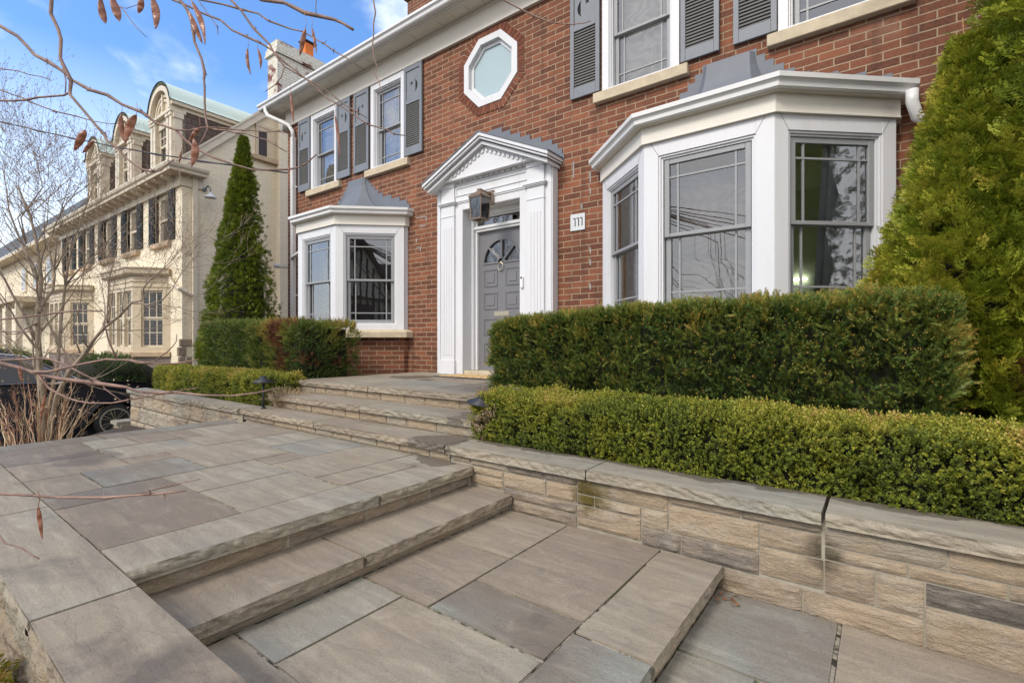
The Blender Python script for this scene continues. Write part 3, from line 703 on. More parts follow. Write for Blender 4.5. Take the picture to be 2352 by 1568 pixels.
bay(BAYS[0][0], BAYS[0][1], [(CURT_DK, -.4), (CURT_DN, -.3), (CURT_DK, -.4)])
bR = bay(BAYS[1][0], BAYS[1][1], [(CURT_DN, -.26), (CURT_DN, -.3), None])
# room seen through the right-hand light of the near bay, with a pale drape
m = MB()
A, B = (BAYS[1][0] + .54, 4.40), (BAYS[1][0] + 1.32, 5.12); T = face_T(A, (B[0] - A[0], B[1] - A[1]))
m = MB(T); n = 40
m.grid(lambda i, j: (.50 + .46 * i + (.10 * j - .08) * (1 - i), -.125 + .022 * math.sin(i * 26), .2 + 1.5 * j), n, 6); m.build('drape', CURT_BL, bR, smooth=True, recalc=False)
m = MB(); m.box(-3.4, 1.0, F + 2.4, F + 2.45, 1.55, 1.62); m.box(-2.9, -2.1, F + 2.35, F + 2.4, -.6, 1.2)
for x in (-1.9, -1.3, -.7): m.box(x, x + .06, F + 2.38, F + 2.42, -.6, .9)
m.build('room_trim', ROOMT, house)
LMP = NT('lit_strip', (1, 1, 1)); LMP.b.inputs['Emission Color'].default_value = (.95, 1, .9, 1); LMP.b.inputs['Emission Strength'].default_value = 5.0
lp = at(1832, 641, 7.3); m = MB(); m.box(lp.x - .30, lp.x + .12, lp.y, lp.y + .05, lp.z - .009, lp.z + .009); m.build('room_light', LMP.m, house)
m = MB(); m.lathe((.9, 6.3, 2.16), [(.05, .05), (.26, .03), (.28, 0), (.20, -.05), (.02, -.06)], 24); m.build('room_light', LMP.m, house, smooth=True)  # unseen ceiling lamp, added to brighten the room behind the glass
# downpipe on the right of the near bay
m = MB(); g0 = (BAYS[1][0] + 1.42, 5.06)
m.tube([(g0[0] + .0, g0[1] - .04, 1.99), (g0[0] + .0, g0[1] - .04, 1.90), (g0[0] + .03, g0[1], 1.79), (g0[0] + .12, g0[1] + .05, 1.73), (g0[0] + .30, g0[1] + .06, 1.74), (g0[0] + .6, g0[1] + .08, 1.73), (g0[0] + .7, g0[1] + .1, 1.6), (g0[0] + .7, g0[1] + .1, -.6)], .043, 12)
m.build('bay_downpipe', GUTTERM, house, smooth=True)

# ------------------------------------------------------------------ door surround and door
DX = -4.25; YP = 5.13
m = MB()
m.box(DX - 1.005, DX - .503, YP, F + .05, PORCH - .01, 2.28); m.box(DX + .503, DX + 1.005, YP, F + .05, PORCH - .01, 2.28); m.box(DX - .503, DX + .503, YP, F + .05, 1.86, 2.28)
for sx in (-1, 1): m.box(*sorted((DX + sx * .93, DX + sx * .99)), YP - .012, YP + .02, PORCH - .01, 2.22)
sur = m.build('door_surround', WHITE, house, bevel=.003)
for sx in (-1, 1):
    pc = DX + sx * .765; m = MB()
    m.box(pc - .13, pc + .13, YP - .03, YP + .01, PORCH - .008, 2.20); m.box(pc - .142, pc + .142, YP - .042, YP + .01, PORCH - .006, PORCH + .2)
    m.box(pc - .135, pc + .135, YP - .038, YP + .01, 1.785, 1.80)
    for k, (e, z0, z1) in enumerate(((.018, 1.945, 1.957), (.03, 1.957, 1.972), (.042, 1.972, 1.99))): m.box(pc - .13 - e, pc + .13 + e, YP - .03 - e, YP + .01, z0, z1)
    m.box(pc - .135, pc + .135, YP - .045, YP + .01, 2.195, 2.275)
    for k in range(4):
        fx = pc - .072 + .048 * k; m.box(fx - .012, fx + .012, YP - .037, YP, -.2, 1.63); 
    m.build('pilaster', WHITE, sur, bevel=.003)
m = MB(); m.box(DX - .635, DX + .635, YP - .022, YP + .01, 1.975, 1.99); m.box(DX - .62, DX + .62, YP - .012, YP + .01, 1.955, 1.975)
for (a0, a1, z0, z1) in ((-.63, .63, 2.165, 2.19), (-.63, .63, 2.06, 2.075), (-.63, -.605, 2.075, 2.165), (.605, .63, 2.075, 2.165)): m.box(DX + a0, DX + a1, YP - .012, YP + .01, z0, z1)
for k in range(20):
    x = DX - .90 + k * .0947; m.box(x - .036, x + .036, YP - .03, YP + .0, 2.236, 2.272)
m.box(DX - .96, DX + .96, YP - .05, YP + .02, 2.272, 2.30)
m.build('entablature', WHITE, sur, bevel=.002)
m = MB()
def chev(h0, h1, ex, y0, y1, mb):
    """raking member between heights h0..h1 below the outer line"""
    s_ = .456; W_ = 1.08 + ex; A_ = 2.757 + s_ * ex
    for sx in (-1, 1):
        mb.prism([(DX, A_ - h0), (DX + sx * W_, A_ - s_ * W_ - h0), (DX + sx * W_, A_ - s_ * W_ - h1), (DX, A_ - h1)], y0, y1, 'y')
chev(0, .046, 0, 4.895, F, m); chev(.046, .072, -.015, 4.915, F, m); chev(.072, .118, -.045, 4.96, F, m)
m.box(DX - .97, DX + .97, 5.02, F, 2.262, 2.285)
m.prism([(DX - .97, 2.265), (DX + .97, 2.265), (DX, 2.68)], 5.03, F, 'y')
ped = m.build('pediment', WHITE, sur, bevel=.002)
m = MB()
for sx in (-1, 1):
    for k in range(9):
        x = .035 + k * .072; z = 2.612 - .43 * x - .03
        q = [(x - .02, z + .009), (x + .02, z - .009), (x + .02, z - .05), (x - .02, z - .032)]
        m.prism([(DX + sx * a, b) for a, b in q], 5.013, 5.035, 'y')
    m.prism([(DX, 2.618), (DX + sx * .64, 2.618 - .43 * .64), (DX + sx * .64, 2.596 - .43 * .64), (DX, 2.596)], 5.022, 5.035, 'y')
m.build('dentils', WHITE, ped)
m = MB()
for sx in (-1, 1):
    A_ = 2.757; m.prism([(DX, A_ + .016), (DX + sx * 1.09, A_ - .456 * 1.09 + .016), (DX + sx * 1.09, A_ - .456 * 1.09 + .001), (DX, A_ + .001)], 4.885, F, 'y')
for k, h_ in enumerate((1.10, 1.07, 1.01, .925, .76, .585, .43, .265, .12)):
    z = 2.33 + .0725 * k; m.box(DX - h_, DX + h_, F - .008 - .0006 * (k % 2), F + .01, z - .0725, z)
m.build('lead_flashing', LEAD, sur)
# recess and door frame
m = MB(); yb = 5.39
for sx in (-1, 1):
    m.box(*sorted((DX + sx * .500, DX + sx * .53)), YP + .004, yb + .08, PORCH, 1.88)
    for e, w_, y_ in ((.445, .054, 5.305), (.452, .02, 5.295), (.41, .037, 5.345)): m.box(*sorted((DX + sx * e, DX + sx * (e + w_))), y_, yb + .08, -.41, 1.86)
m.box(DX - .499, DX + .499, YP + .004, yb + .08, 1.856, 1.88)
m.box(DX - .445, DX + .445, 5.305, yb + .08, 1.78, 1.86); m.box(DX - .43, DX + .43, 5.335, yb + .08, 1.755, 1.80)
m.box(DX - .445, DX + .445, 5.315, yb + .08, 1.60, 1.64); m.box(DX - .43, DX + .43, 5.335, yb + .08, 1.565, 1.60)
m.build('door_frame', WHITE, sur, bevel=.002)
m = MB(); m.box(DX - .50, DX + .50, 5.16, yb + .1, PORCH, -.413); m.build('threshold', STONE_SILL, sur, bevel=.005)
tr = MB(); tr.poly([(DX - .43, 5.37, 1.64), (DX + .43, 5.37, 1.64), (DX + .43, 5.37, 1.76), (DX - .43, 5.37, 1.76)]); trn = tr.build('transom_window', GLASS, sur, recalc=False)
m = MB(); zc = 1.70
def ell(cx_, cz_, a, b, n=20, a0=0, a1=360): return [(cx_ + a * math.cos(R(a0 + (a1 - a0) * k / n)), 5.365, cz_ + b * math.sin(R(a0 + (a1 - a0) * k / n))) for k in range(n + 1)]
m.box(DX - .43, DX + .43, 5.36, 5.375, 1.64, 1.65); m.box(DX - .43, DX + .43, 5.36, 5.375, 1.75, 1.76)
m.tube(ell(DX - .36, zc, .05, .045), .0035, 5); m.tube(ell(DX + .36, zc, .05, .045), .0035, 5); m.tube(ell(DX, zc, .13, .05), .0035, 5); m.tube(ell(DX, zc, .05, .05), .0035, 5)
for sx in (-1, 1): m.tube(ell(DX + sx * .19, zc, .12, .05), .0035, 5); m.tube(ell(DX + sx * .2, zc - .06, .12, .10, 12, 15, 165), .003, 5)
m.build('leading', simple('lead_came', (.20, .19, .17), .45, .2, 30, metal=.5), trn, smooth=True)
# the door leaf
dr = MB(); y0 = yb
FC = (DX, 1.105); RO = .325
seg = 24
# leaf with a half-round opening: strips around it
dr.box(DX - .41, DX + .41, y0, y0 + .045, -.413, FC[1]); 
for k in range(seg):
    a0, a1 = math.pi * k / seg, math.pi * (k + 1) / seg
    p0, p1 = (FC[0] + RO * math.cos(a0), FC[1] + RO * math.sin(a0)), (FC[0] + RO * math.cos(a1), FC[1] + RO * math.sin(a1))
    dr.prism([p0, p1, (p1[0], 1.565), (p0[0], 1.565)], y0, y0 + .045, 'y')
dr.box(DX - .41, DX - RO, y0, y0 + .045, FC[1], 1.565); dr.box(DX + RO, DX + .41, y0, y0 + .045, FC[1], 1.565)
door = dr.build('door', DOORM, house)
m = MB()
def arcbar(mb, r, w_, y_a, y_b, a0=0, a1=180, n=28):
    for k in range(n):
        b0, b1 = R(a0 + (a1 - a0) * k / n), R(a0 + (a1 - a0) * (k + 1) / n)
        mb.prism([(FC[0] + q * math.cos(b), FC[1] + q * math.sin(b)) for q, b in ((r, b0), (r + w_, b0), (r + w_, b1), (r, b1))], y_a, y_b, 'y')
arcbar(m, RO - .012, .024, y0 - .014, y0 + .02)
arcbar(m, .055, .02, y0 - .014, y0 + .02)
for a in (45, 90, 135):
    ca, sa = math.cos(R(a)), math.sin(R(a)); w_ = .013
    m.prism([(FC[0] + ca * .06 - sa * w_, FC[1] + sa * .06 + ca * w_), (FC[0] + ca * .32 - sa * w_, FC[1] + sa * .32 + ca * w_), (FC[0] + ca * .32 + sa * w_, FC[1] + sa * .32 - ca * w_), (FC[0] + ca * .06 + sa * w_, FC[1] + sa * .06 - ca * w_)], y0 - .012, y0 + .02, 'y')
m.box(FC[0] - RO - .01, FC[0] - .05, y0 - .013, y0 + .02, FC[1] - .012, FC[1] + .014); m.box(FC[0] + .05, FC[0] + RO + .01, y0 - .013, y0 + .02, FC[1] - .012, FC[1] + .014)
m.build('fanlight_bars', DOORM, door, bevel=.002)
gl = MB(); gl.poly([(FC[0] + RO * math.cos(math.pi * k / 24), y0 + .02, FC[1] + RO * math.sin(math.pi * k / 24)) for k in range(25)]); gl.build('fanlight', GLASS, door, recalc=False)
gl = MB(); gl.box(DX - .4, DX + .4, y0 + .3, y0 + .31, .9, 1.9); gl.build('hall_wall', CURT_DK, door)
for (z0, z1) in ((.775, 1.02), (.452, .69), (.085, .325), (-.26, -.02)):
    for (x0, x1) in ((-.32, -.07), (.07, .32)):
        m = MB(); a, b = DX + x0, DX + x1
        for e, y_ in ((0, -.010), (.014, -.004)):
            m.box(a + e, a + e + .014, y0 + y_, y0 + .01, z0 + e, z1 - e); m.box(b - e - .014, b - e, y0 + y_, y0 + .01, z0 + e, z1 - e); m.box(a + e + .014, b - e - .014, y0 + y_ - .0005, y0 + .01, z0 + e, z0 + e + .014); m.box(a + e + .014, b - e - .014, y0 + y_ - .0005, y0 + .01, z1 - e - .014, z1 - e)
        m.box(a + .055, b - .055, y0 - .009, y0 + .01, z0 + .055, z1 - .055)
        m.build('door_panel', DOORM, door, bevel=.003)
m = MB(); m.lathe((DX, y0 - .012, 1.10), [(.001, -.012), (.018, -.010), (.022, 0), (.022, .012)], 14, 'y')
m.tube([(DX + .044 * math.sin(2 * math.pi * k / 24), y0 - .022, 1.045 + .052 * math.cos(2 * math.pi * k / 24)) for k in range(25)], .0065, 8)
m.lathe((DX, y0 - .008, .99), [(.001, -.006), (.011, -.004), (.011, .008)], 10, 'y'); m.build('ring_knocker', NICKEL, door, smooth=True)
m = MB(); m.box(DX - .13, DX + .13, y0 - .008, y0 + .01, .352, .425); m.box(DX - .105, DX + .105, y0 - .013, y0, .368, .41); m.build('letter_slot', NICKEL, door, bevel=.003)

# ------------------------------------------------------------------ small fixtures on the front
ln = thing('wall_lantern', (-4.22, 5.0, 1.6), 'bronze box lantern with three lit bulbs hanging above the grey front door', 'lantern')
LX, LY, LW = -4.225, 4.90, .10
def frame4(mb, za, ra, zb_, rb_, w_):
    for sx in (-1, 1):
        for sy in (-1, 1):
            mb.tube([(LX + sx * ra, LY + sy * ra, za), (LX + sx * rb_, LY + sy * rb_, zb_)], w_, 4)
m = MB(); zt, zb = 1.885, 1.60; rt, rb2 = .098, .082
frame4(m, zt, rt, zb, rb2, .0085)
for z, r, w_ in ((zt, rt + .004, .010), (zb, rb2 + .003, .009)):
    for s in (-1, 1): m.box(LX - r, LX + r, LY + s * r - w_, LY + s * r + w_, z - w_, z + w_); m.box(LX + s * r - w_, LX + s * r + w_, LY - r + w_, LY + r - w_, z - w_ + .0005, z + w_ - .0005)
m.build('lantern_frame', BRONZE, ln)
m = MB(); k0 = m._add([(LX + sx * .118, LY + sy * .118, zt + .01) for sx, sy in ((-1, -1), (1, -1), (1, 1), (-1, 1))] + [(LX + sx * .03, LY + sy * .03, zt + .085) for sx, sy in ((-1, -1), (1, -1), (1, 1), (-1, 1))])
for i in range(4): m.face([k0 + i, k0 + (i + 1) % 4, k0 + 4 + (i + 1) % 4, k0 + 4 + i])
m.face([k0 + 3, k0 + 2, k0 + 1, k0]); m.face([k0 + 4, k0 + 5, k0 + 6, k0 + 7])
m.box(LX - .03, LX + .03, LY - .03, LY + .03, zt + .08, zt + .115); m.build('lantern_cap', BRONZE, ln, bevel=.002)
m = MB(); m.box(LX - .018, LX + .018, LY, 5.11, zt + .085, zt + .115); m.build('bracket_arm', BRONZE, ln, bevel=.003)
m = MB(); m.box(LX - .06, LX + .06, 5.105, 5.129, zt - .05, zt + .145); m.build('back_plate', BRONZE, ln, bevel=.003)
m = MB()
for s in (-1, 1):
    m.poly([(LX - rt, LY + s * rt, zt), (LX + rt, LY + s * rt, zt), (LX + rb2, LY + s * rb2, zb), (LX - rb2, LY + s * rb2, zb)]); m.poly([(LX + s * rt, LY - rt, zt), (LX + s * rt, LY + rt, zt), (LX + s * rb2, LY + rb2, zb), (LX + s * rb2, LY - rb2, zb)])
m.build('lantern_glass', GLASS_L, ln, recalc=False)
for dx, dy in ((-.03, -.01), (.03, -.01), (0, .03)):
    m = MB(); m.lathe((LX + dx, LY + dy, 1.66), [(.006, -.05), (.009, 0), (.009, .035)], 8); cs = m.build('candle_sleeve', CREAM, ln)
    m = MB(); m.lathe((LX + dx, LY + dy, 1.70), [(.006, 0), (.013, .012), (.012, .03), (.003, .05)], 10); m.build('bulb', BULB, ln, smooth=True)
pl = thing('house_number_plaque', (-2.955, F, 1.45), 'square brushed steel plaque reading 111 on the brick beside the doorway', 'plaque')
m = MB(); m.box(-3.055, -2.855, F - .016, F - .003, 1.345, 1.547); m.build('plate', PLATEM, pl, bevel=.002)
for k in range(3):
    m = MB(); x = -2.988 + .048 * k; m.box(x - .006, x + .006, F - .0175, F - .0155, 1.395, 1.497); m.box(x - .03, x - .006, F - .0175, F - .0155, 1.486, 1.497); m.build('numeral', INK, pl)
db = thing('doorbell_camera', (-3.703, YP, .76), 'slim white video doorbell with a black lens on the door trim', 'doorbell')
m = MB(); pts = [(-3.703 + .021 * math.cos(R(a)), .82 + .021 * math.sin(R(a))) for a in range(0, 181, 20)] + [(-3.703 + .021 * math.cos(R(a)), .705 + .021 * math.sin(R(a))) for a in range(180, 361, 20)]
m.prism(pts, YP - .028, YP - .001, 'y'); m.build('body', simple('white_plastic', (.72, .73, .74), .35, .02), db, bevel=.003)
m = MB(); m.lathe((-3.703, YP - .030, .818), [(.001, -.002), (.013, -.001), (.014, .004)], 16, 'y'); m.build('lens', INK, db)
dm = thing('doormat', (-4.2, 4.85, PORCH), 'tan coir doormat patterned like bricks with a black rubber edge at the door', 'doormat')
m = MB(); m.box(-4.74, -3.70, 4.56, 5.06, PORCH + .001, PORCH + .012); m.build('rubber_edge', BLACKM, dm, bevel=.003)
m = MB(); m.box(-4.70, -3.74, 4.60, 5.02, PORCH + .010, PORCH + .018)
cm = brick_mat('coir_squares', (.50, .33, .14), (.62, .43, .20), (.10, .06, .035), bw=.12, rh=.11, ms=.014, var=.2); m.build('coir', cm, dm)
fx_ = thing('wall_floodlight', (-9.72, 5.1, 1.6), 'small white cap shaped fixture at the brick house corner beside the downspout', 'light fixture')
m = MB(); m.lathe((-9.80, 5.08, 1.55), [(.05, -.06), (.065, -.02), (.05, .02), (.02, .03)], 12); m.build('hood', GUTTERM, fx_, smooth=True)
m = MB(); m.box(-9.80, -9.69, 5.06, 5.26, 1.50, 1.54); m.build('bracket', GUTTERM, fx_)
# ------------------------------------------------------------------ ground and paving
ZL, ZT2, ZT, ZW = -.853, -.987, -1.087, -1.203
ZC = -.735
def hgt(x, y):
    def sm(a, b, v): t_ = min(1, max(0, (v - a) / (b - a))); return t_ * t_ * (3 - 2 * t_)
    z = -1.28
    z += (-2.13 + 1.28) * sm(-9.3, -11.5, x) * (1 - sm(4.6, 7.5, y))
    z += (-1.75 + 1.28) * sm(-5.8, -7.0, x) * (1 - sm(-9.3, -11.5, x)) * (1 - sm(1.6, 2.2, y))
    z += (-2.0 + 1.28) * sm(.25, -1.2, y) * (1 - sm(-7, -9, x)) * (1 if x > -6 else 1 - sm(-5.8, -7.0, x))
    z += .75 * sm(-14.5, -17.0, x) * sm(2.5, 4.0, y) * 1.0
    z += .03 * noise.noise((x * .6, y * .6, 0))
    return z
m = MB(); xs = np.concatenate([np.linspace(-400, -40, 10), np.linspace(-38, 14, 105), np.linspace(16, 300, 10)]); ys = np.concatenate([np.linspace(-300, -32, 8), np.linspace(-30, 12, 85), np.linspace(14, 400, 10)])
k = m._add([(x, y, hgt(x, y)) for y in ys for x in xs]); nx = len(xs)
for j in range(len(ys) - 1):
    for i in range(nx - 1): a = k + j * nx + i; m.face([a, a + 1, a + nx + 1, a + nx])
g = m.build('ground', SOIL, smooth=True, recalc=False); tag(g, kind='structure')
m = MB(); m.grid(lambda i, j: (-21 + 10.6 * i, -2 + 6.2 * j, hgt(-21 + 10.6 * i, -2 + 6.2 * j) + .012), 24, 16); g = m.build('driveway', ASPH, recalc=False, smooth=True); tag(g, kind='structure')
m = MB(); m.box(-200, 150, -13, -6, -2.2, -1.93); g = m.build('road', ASPH); tag(g, kind='structure')

def nz3(p, f): return noise.noise((p[0] * f, p[1] * f, p[2] * f))
def flag(mb, x0, x1, y0, y1, z, th=.05, gap=.006, tone=None, rough=''):
    """one flagstone: arrised top, sawn or (rough: any of WESN) rock-faced edges"""
    mb.tone = random.random() if tone is None else tone
    dz = random.uniform(-.001, .001); z = z + dz
    x0 += gap if 'W' not in rough else 0; x1 -= gap if 'E' not in rough else 0; y0 += gap if 'S' not in rough else 0; y1 -= gap if 'N' not in rough else 0
    c = .003
    nx_, ny_ = max(2, int((x1 - x0) / .05)), max(2, int((y1 - y0) / .05))
    def fn(i, j):
        x = x0 + (x1 - x0) * i; y = y0 + (y1 - y0) * j; e = 0
        wx = .0025 * nz3((x, y, 3), 5)
        if i in (0, 1): x += wx
        if j in (0, 1): y += wx
        edge = 1 if (i in (0, 1) or j in (0, 1)) else 0
        return (x, y, z + .0012 * nz3((x, y, 0), 3) - c * .4 * edge)
    mb.grid(fn, nx_, ny_)
    def side(ax, ay, bx, by, ox_, oy_, r):
        Ln = math.hypot(bx - ax, by - ay); n = max(2, int(Ln / (.012 if r else .05))); nv = 6 if r else 1
        ph = random.uniform(0, 99)
        def f2(i, j):
            x = ax + (bx - ax) * i; y = ay + (by - ay) * i; zz = z - c * .4 - th * j + .0012 * nz3((x, y, 0), 3) * (1 - j)
            wx = .0025 * nz3((x, y, 3), 5); q = wx if not r else 0
            if r:
                s = Ln * i
                chip = abs(noise.noise((s * 9 + ph, j * 1.1, 1))) * 1.5 + .35 * noise.noise((s * 34 + ph, j * 3.5, 5))
                q = (.004 + .016 * chip - .010) * min(1, j * 5) * (1.0 if j < .99 else .4)
            return (x + ox_ * q, y + oy_ * q, zz)
        mb.grid(f2, n, nv)
    side(x0, y0, x1, y0, 0, -1, 'S' in rough); side(x0, y1, x1, y1, 0, 1, 'N' in rough)
    side(x0, y0, x0, y1, -1, 0, 'W' in rough); side(x1, y0, x1, y1, 1, 0, 'E' in rough)
def riser(mb, a, b, fixed, z0, z1, axis, out_, wid=.42):
    """course of roughly dressed stones under a tread; axis x: runs along x at y = fixed"""
    p = a
    while p < b - .02:
        q = min(b, p + random.uniform(wid * .7, wid * 1.5))
        if b - q < .12: q = b
        mb.tone = random.uniform(.3, .95); ph = random.uniform(0, 50)
        def fn(i, j):
            s = p + .004 + (q - p - .008) * i; zz = z0 + (z1 - z0) * j
            e = min(1, min(i, 1 - i) * 16, min(j, 1 - j) * 5 + .15)
            d = out_ * (.002 + .012 * e * (.5 + .8 * abs(noise.noise((s * 7 + ph, zz * 14, 0))) + .3 * noise.noise((s * 30, zz * 40, 2))))
            return (s, fixed + d, zz) if axis == 'x' else (fixed + d, s, zz)
        mb.grid(fn, max(6, int((q - p) / .018)), 7); p = q

# upper landing
LAND = [(-5.43, -4.75, .585, 1.12, .98), (-4.75, -4.16, .585, 1.13, .35), (-4.16, -3.63, .585, .86, .3), (-4.17, -3.64, .86, 1.42, .85), (-4.43, -4.17, 1.13, 1.42, .12),
    (-5.43, -4.96, 1.12, 1.416, .55), (-4.96, -4.43, 1.13, 1.70, .6), (-5.43, -4.96, 1.416, 1.89, .15), (-5.43, -4.96, 1.89, 2.53, .5), (-4.96, -4.44, 1.70, 2.53, .3), (-4.43, -3.64, 1.42, 2.0, .4),
    (-4.44, -3.98, 2.0, 2.53, .55), (-3.98, -3.40, 2.0, 2.53, .75), (-3.64, -3.40, 1.72, 2.0, .2), (-3.40, -2.84, 1.72, 2.53, .32), (-3.63, -3.35, .585, 1.15, .88), (-3.35, -2.555, .585, 1.155, .05), (-3.64, -3.105, 1.15, 1.715, .5), (-3.105, -2.555, 1.155, 1.715, .58),
    (-2.84, -2.555, 1.72, 2.295, .35), (-2.84, -2.30, 2.295, 2.53, .5)]
def joint_sheet(name, x0, x1, y0, y1, z, parent):
    m = MB(); m.grid(lambda i, j: (x0 + (x1 - x0) * i, y0 + (y1 - y0) * j, z), 8, 8); return m.build(name, JOINT, parent, recalc=False)
m = MB()
for (a, b, c_, d, t_) in LAND: flag(m, a, b, c_, d, ZL, tone=t_)
land = m.build('flagstone_landing', FLAG, recalc=False); tag(land, kind='structure'); land['label'] = 'upper landing of grey brown sandstone flags'
joint_sheet('joints', -5.45, -2.5, .58, 2.54, ZL - .007, land)
m = MB(); m.box(-5.70, -2.29, .36, 3.0, -2.1, ZL - .05); m.build('landing_base', MORTAR, land)
m = MB()
for a, b in ((.585, 1.3), (1.3, 2.42)): flag(m, -5.73, -5.43, a, b, ZL, .06, rough='W')
m.build('border_stones', FLAG, land, recalc=False)

# lower terrace and walkway
TERR = [(-1.93, -1.49, 1.955, 2.53, .28), (-1.93, -1.49, 1.40, 1.955, .2), (-1.49, -.925, 1.69, 2.53, .1), (-1.49, -.925, 1.405, 1.69, .86), (-1.93, -1.64, .84, 1.40, .72), (-1.64, -.925, .84, 1.40, .42), (-1.93, -1.48, .57, .84, .25), (-1.48, -.925, .57, .84, .6)]
m = MB()
for (a, b, c_, d, t_) in TERR: flag(m, a, b, c_, d, ZT, tone=t_)
for c_, d, t_ in ((1.61, 2.53, .35), (.98, 1.605, .78), (.50, .975, .3)): flag(m, -.925, -.62, c_, d, ZT, .055, tone=t_, rough='E')
ter = m.build('flagstone_terrace', FLAG, recalc=False); tag(ter, kind='structure')
joint_sheet('joints', -1.95, -.70, .55, 2.54, ZT - .008, ter)
m = MB(); m.box(-2.28, -.66, .36, 3.0, -2.1, ZT - .055); m.build('terrace_base', MORTAR, ter)
m = MB(); riser(m, .3, 2.53, -.655, ZW - .01, ZT - .05, 'y', 1, .5); m.build('edge_riser', ASHLAR, ter, recalc=False)
m = MB()
for (a, b, c_, d, t_) in ((-.65, -.147, 1.93, 2.53, .83), (-.147, .75, 1.55, 2.53, .22), (.75, 1.6, 1.8, 2.53, .6), (-.65, -.357, 1.2, 1.93, .8), (-.357, -.147, 1.2, 1.93, .75), (-.147, .6, .8, 1.55, .5), (.6, 1.6, .8, 1.8, .4), (1.6, 2.6, .8, 2.53, .3), (-.65, .4, .1, 1.2, .3)):
    flag(m, a, b, c_, d, ZW, tone=t_, gap=.009)
wk = m.build('flagstone_path', FLAG, recalc=False); tag(wk, kind='structure'); joint_sheet('joints', -.66, 4, -1, 2.54, ZW - .012, wk)

# coping along the garden side of landing and terrace
cw = thing('garden_side_wall', (-3.2, .45, -1.6), 'low wall capped with wide sandstone slabs running past the landing and steps in the foreground', 'wall')
for i, (a, b, t_) in enumerate(((-5.73, -4.75, .4), (-4.75, -3.445, .5), (-3.445, -2.078, .52), (-2.078, -.70, .22), (-.70, .6, .3))):
    m = MB(); flag(m, a, b, .308, .583, ZL + .001, .062, tone=t_, rough='SN'); m.build('coping_slab', FLAG, cw, recalc=False)
m = MB(); rows = [(-2.1, -1.75), (-1.75, -1.48), (-1.48, -1.2), (-1.2, -1.05), (-1.05, ZL - .06)]
def ashlar_rows(mb, a, b, y, rows_, out_=-1, axis='x', wid=(.25, .6), amp=.03, dark=0.0):
    for z0, z1 in rows_:
        p = a - random.uniform(0, .2)
        while p < b:
            q = p + random.uniform(*wid); aa, bb = max(a, p), min(b, q)
            if bb - aa > .03: block(mb, aa, bb, z0, z1, y, out_, axis, amp, max(0, random.choice([.12, .3, .45, .55, .6, .7, .8, .95]) - dark))
            p = q
def block(mb, a, b, z0, z1, y, out_=-1, axis='x', amp=.015, tone=None):
    mb.tone = random.random() if tone is None else tone; ph = random.uniform(0, 90); g_ = .0040
    nu, nv = max(5, int((b - a) / .022)), max(4, int((z1 - z0) / .02))
    def fn(i, j):
        s = a + g_ + (b - a - 2 * g_) * i; zz = z0 + g_ + (z1 - z0 - 2 * g_) * j
        e = min(1, min(i * (b - a), (1 - i) * (b - a), j * (z1 - z0), (1 - j) * (z1 - z0)) / .016) ** .6
        r_ = .45 + .75 * abs(noise.noise((s * 3.2 + ph, zz * 9, 0))) + .45 * noise.noise((s * 9 + ph, zz * 24, 3)) + .15 * noise.noise((s * 40, zz * 60, 3))
        d = out_ * (.004 + e * amp * r_)
        return (s, y + d, zz) if axis == 'x' else (y + d, s, zz)
    mb.grid(fn, nu, nv)
ashlar_rows(m, -5.7, -.6, .345, rows, -1); ashlar_rows(m, -5.7, -.6, .575, [(-1.2, -1.0), (-1.0, ZL - .06)], 1); m.build('stone_face', ASHLAR, cw, recalc=False)
m = MB(); m.box(-5.7, .58, .347, .572, -2.1, ZL - .062); m.build('mortar_core', MORTAR, cw)

# side steps down to the terrace and the flight up to the porch
st = thing('side_steps', (-1.95, 1.6, ZT), 'two broad sandstone steps from the upper landing down to the lower terrace', 'steps')
for (a, b, t_) in ((.585, 1.742, .62), (1.742, 2.53, .42)):
    m = MB(); flag(m, -2.555, -2.238, a, b, ZL + .0005, .058, tone=t_, rough='E'); m.build('tread', FLAG, st, recalc=False)
for (a, b, t_) in ((.585, 1.402, .25), (1.402, 2.53, .3)):
    m = MB(); flag(m, -2.275, -1.908, a, b, ZT2, .055, tone=t_, rough='E'); m.build('tread', FLAG, st, recalc=False)
m = MB(); riser(m, .585, 2.53, -2.285, ZT2 - .005, ZL - .056, 'y', 1, .5); m.build('riser', ASHLAR, st, recalc=False)
m = MB(); riser(m, .585, 2.53, -1.955, ZT - .005, ZT2 - .053, 'y', 1, .5); m.build('riser', ASHLAR, st, recalc=False)
m = MB(); m.box(-2.6, -2.283, .586, 2.6, -1.6, ZL - .057); m.box(-2.284, -1.953, .586, 2.6, -1.6, ZT2 - .054); m.build('step_core', MORTAR, st)
ps = thing('front_steps', (-4.0, 2.9, ZL), 'flight of three long sandstone steps climbing from the landing to the front porch', 'steps')
for (x0, x1, y0, y1, z, tn) in ((-5.62, -4.17, 2.50, 2.83, ZC, .35), (-4.17, -2.487, 2.50, 2.83, ZC, .28), (-5.58, -3.89, 2.795, 3.22, -.60, .3), (-3.89, -2.487, 2.795, 3.22, -.60, .5), (-5.70, -4.263, 3.165, 3.48, -.465, .32), (-4.263, -2.5, 3.165, 3.48, -.465, .4)):
    m = MB(); flag(m, x0, x1, y0, y1, z, .052, tone=tn, rough='SW' if x0 < -5 else 'S'); m.build('tread', FLAG, ps, recalc=False)
for (z0, z1, y, xa) in ((ZL - .003, ZC - .05, 2.545, -5.70), (ZC - .003, -.65, 2.84, -5.55), (-.603, -.515, 3.21, -5.66)):
    m = MB(); riser(m, xa, -2.475, y, z0, z1, 'x', -1, .30); m.build('riser', ASHLAR, ps, recalc=False)
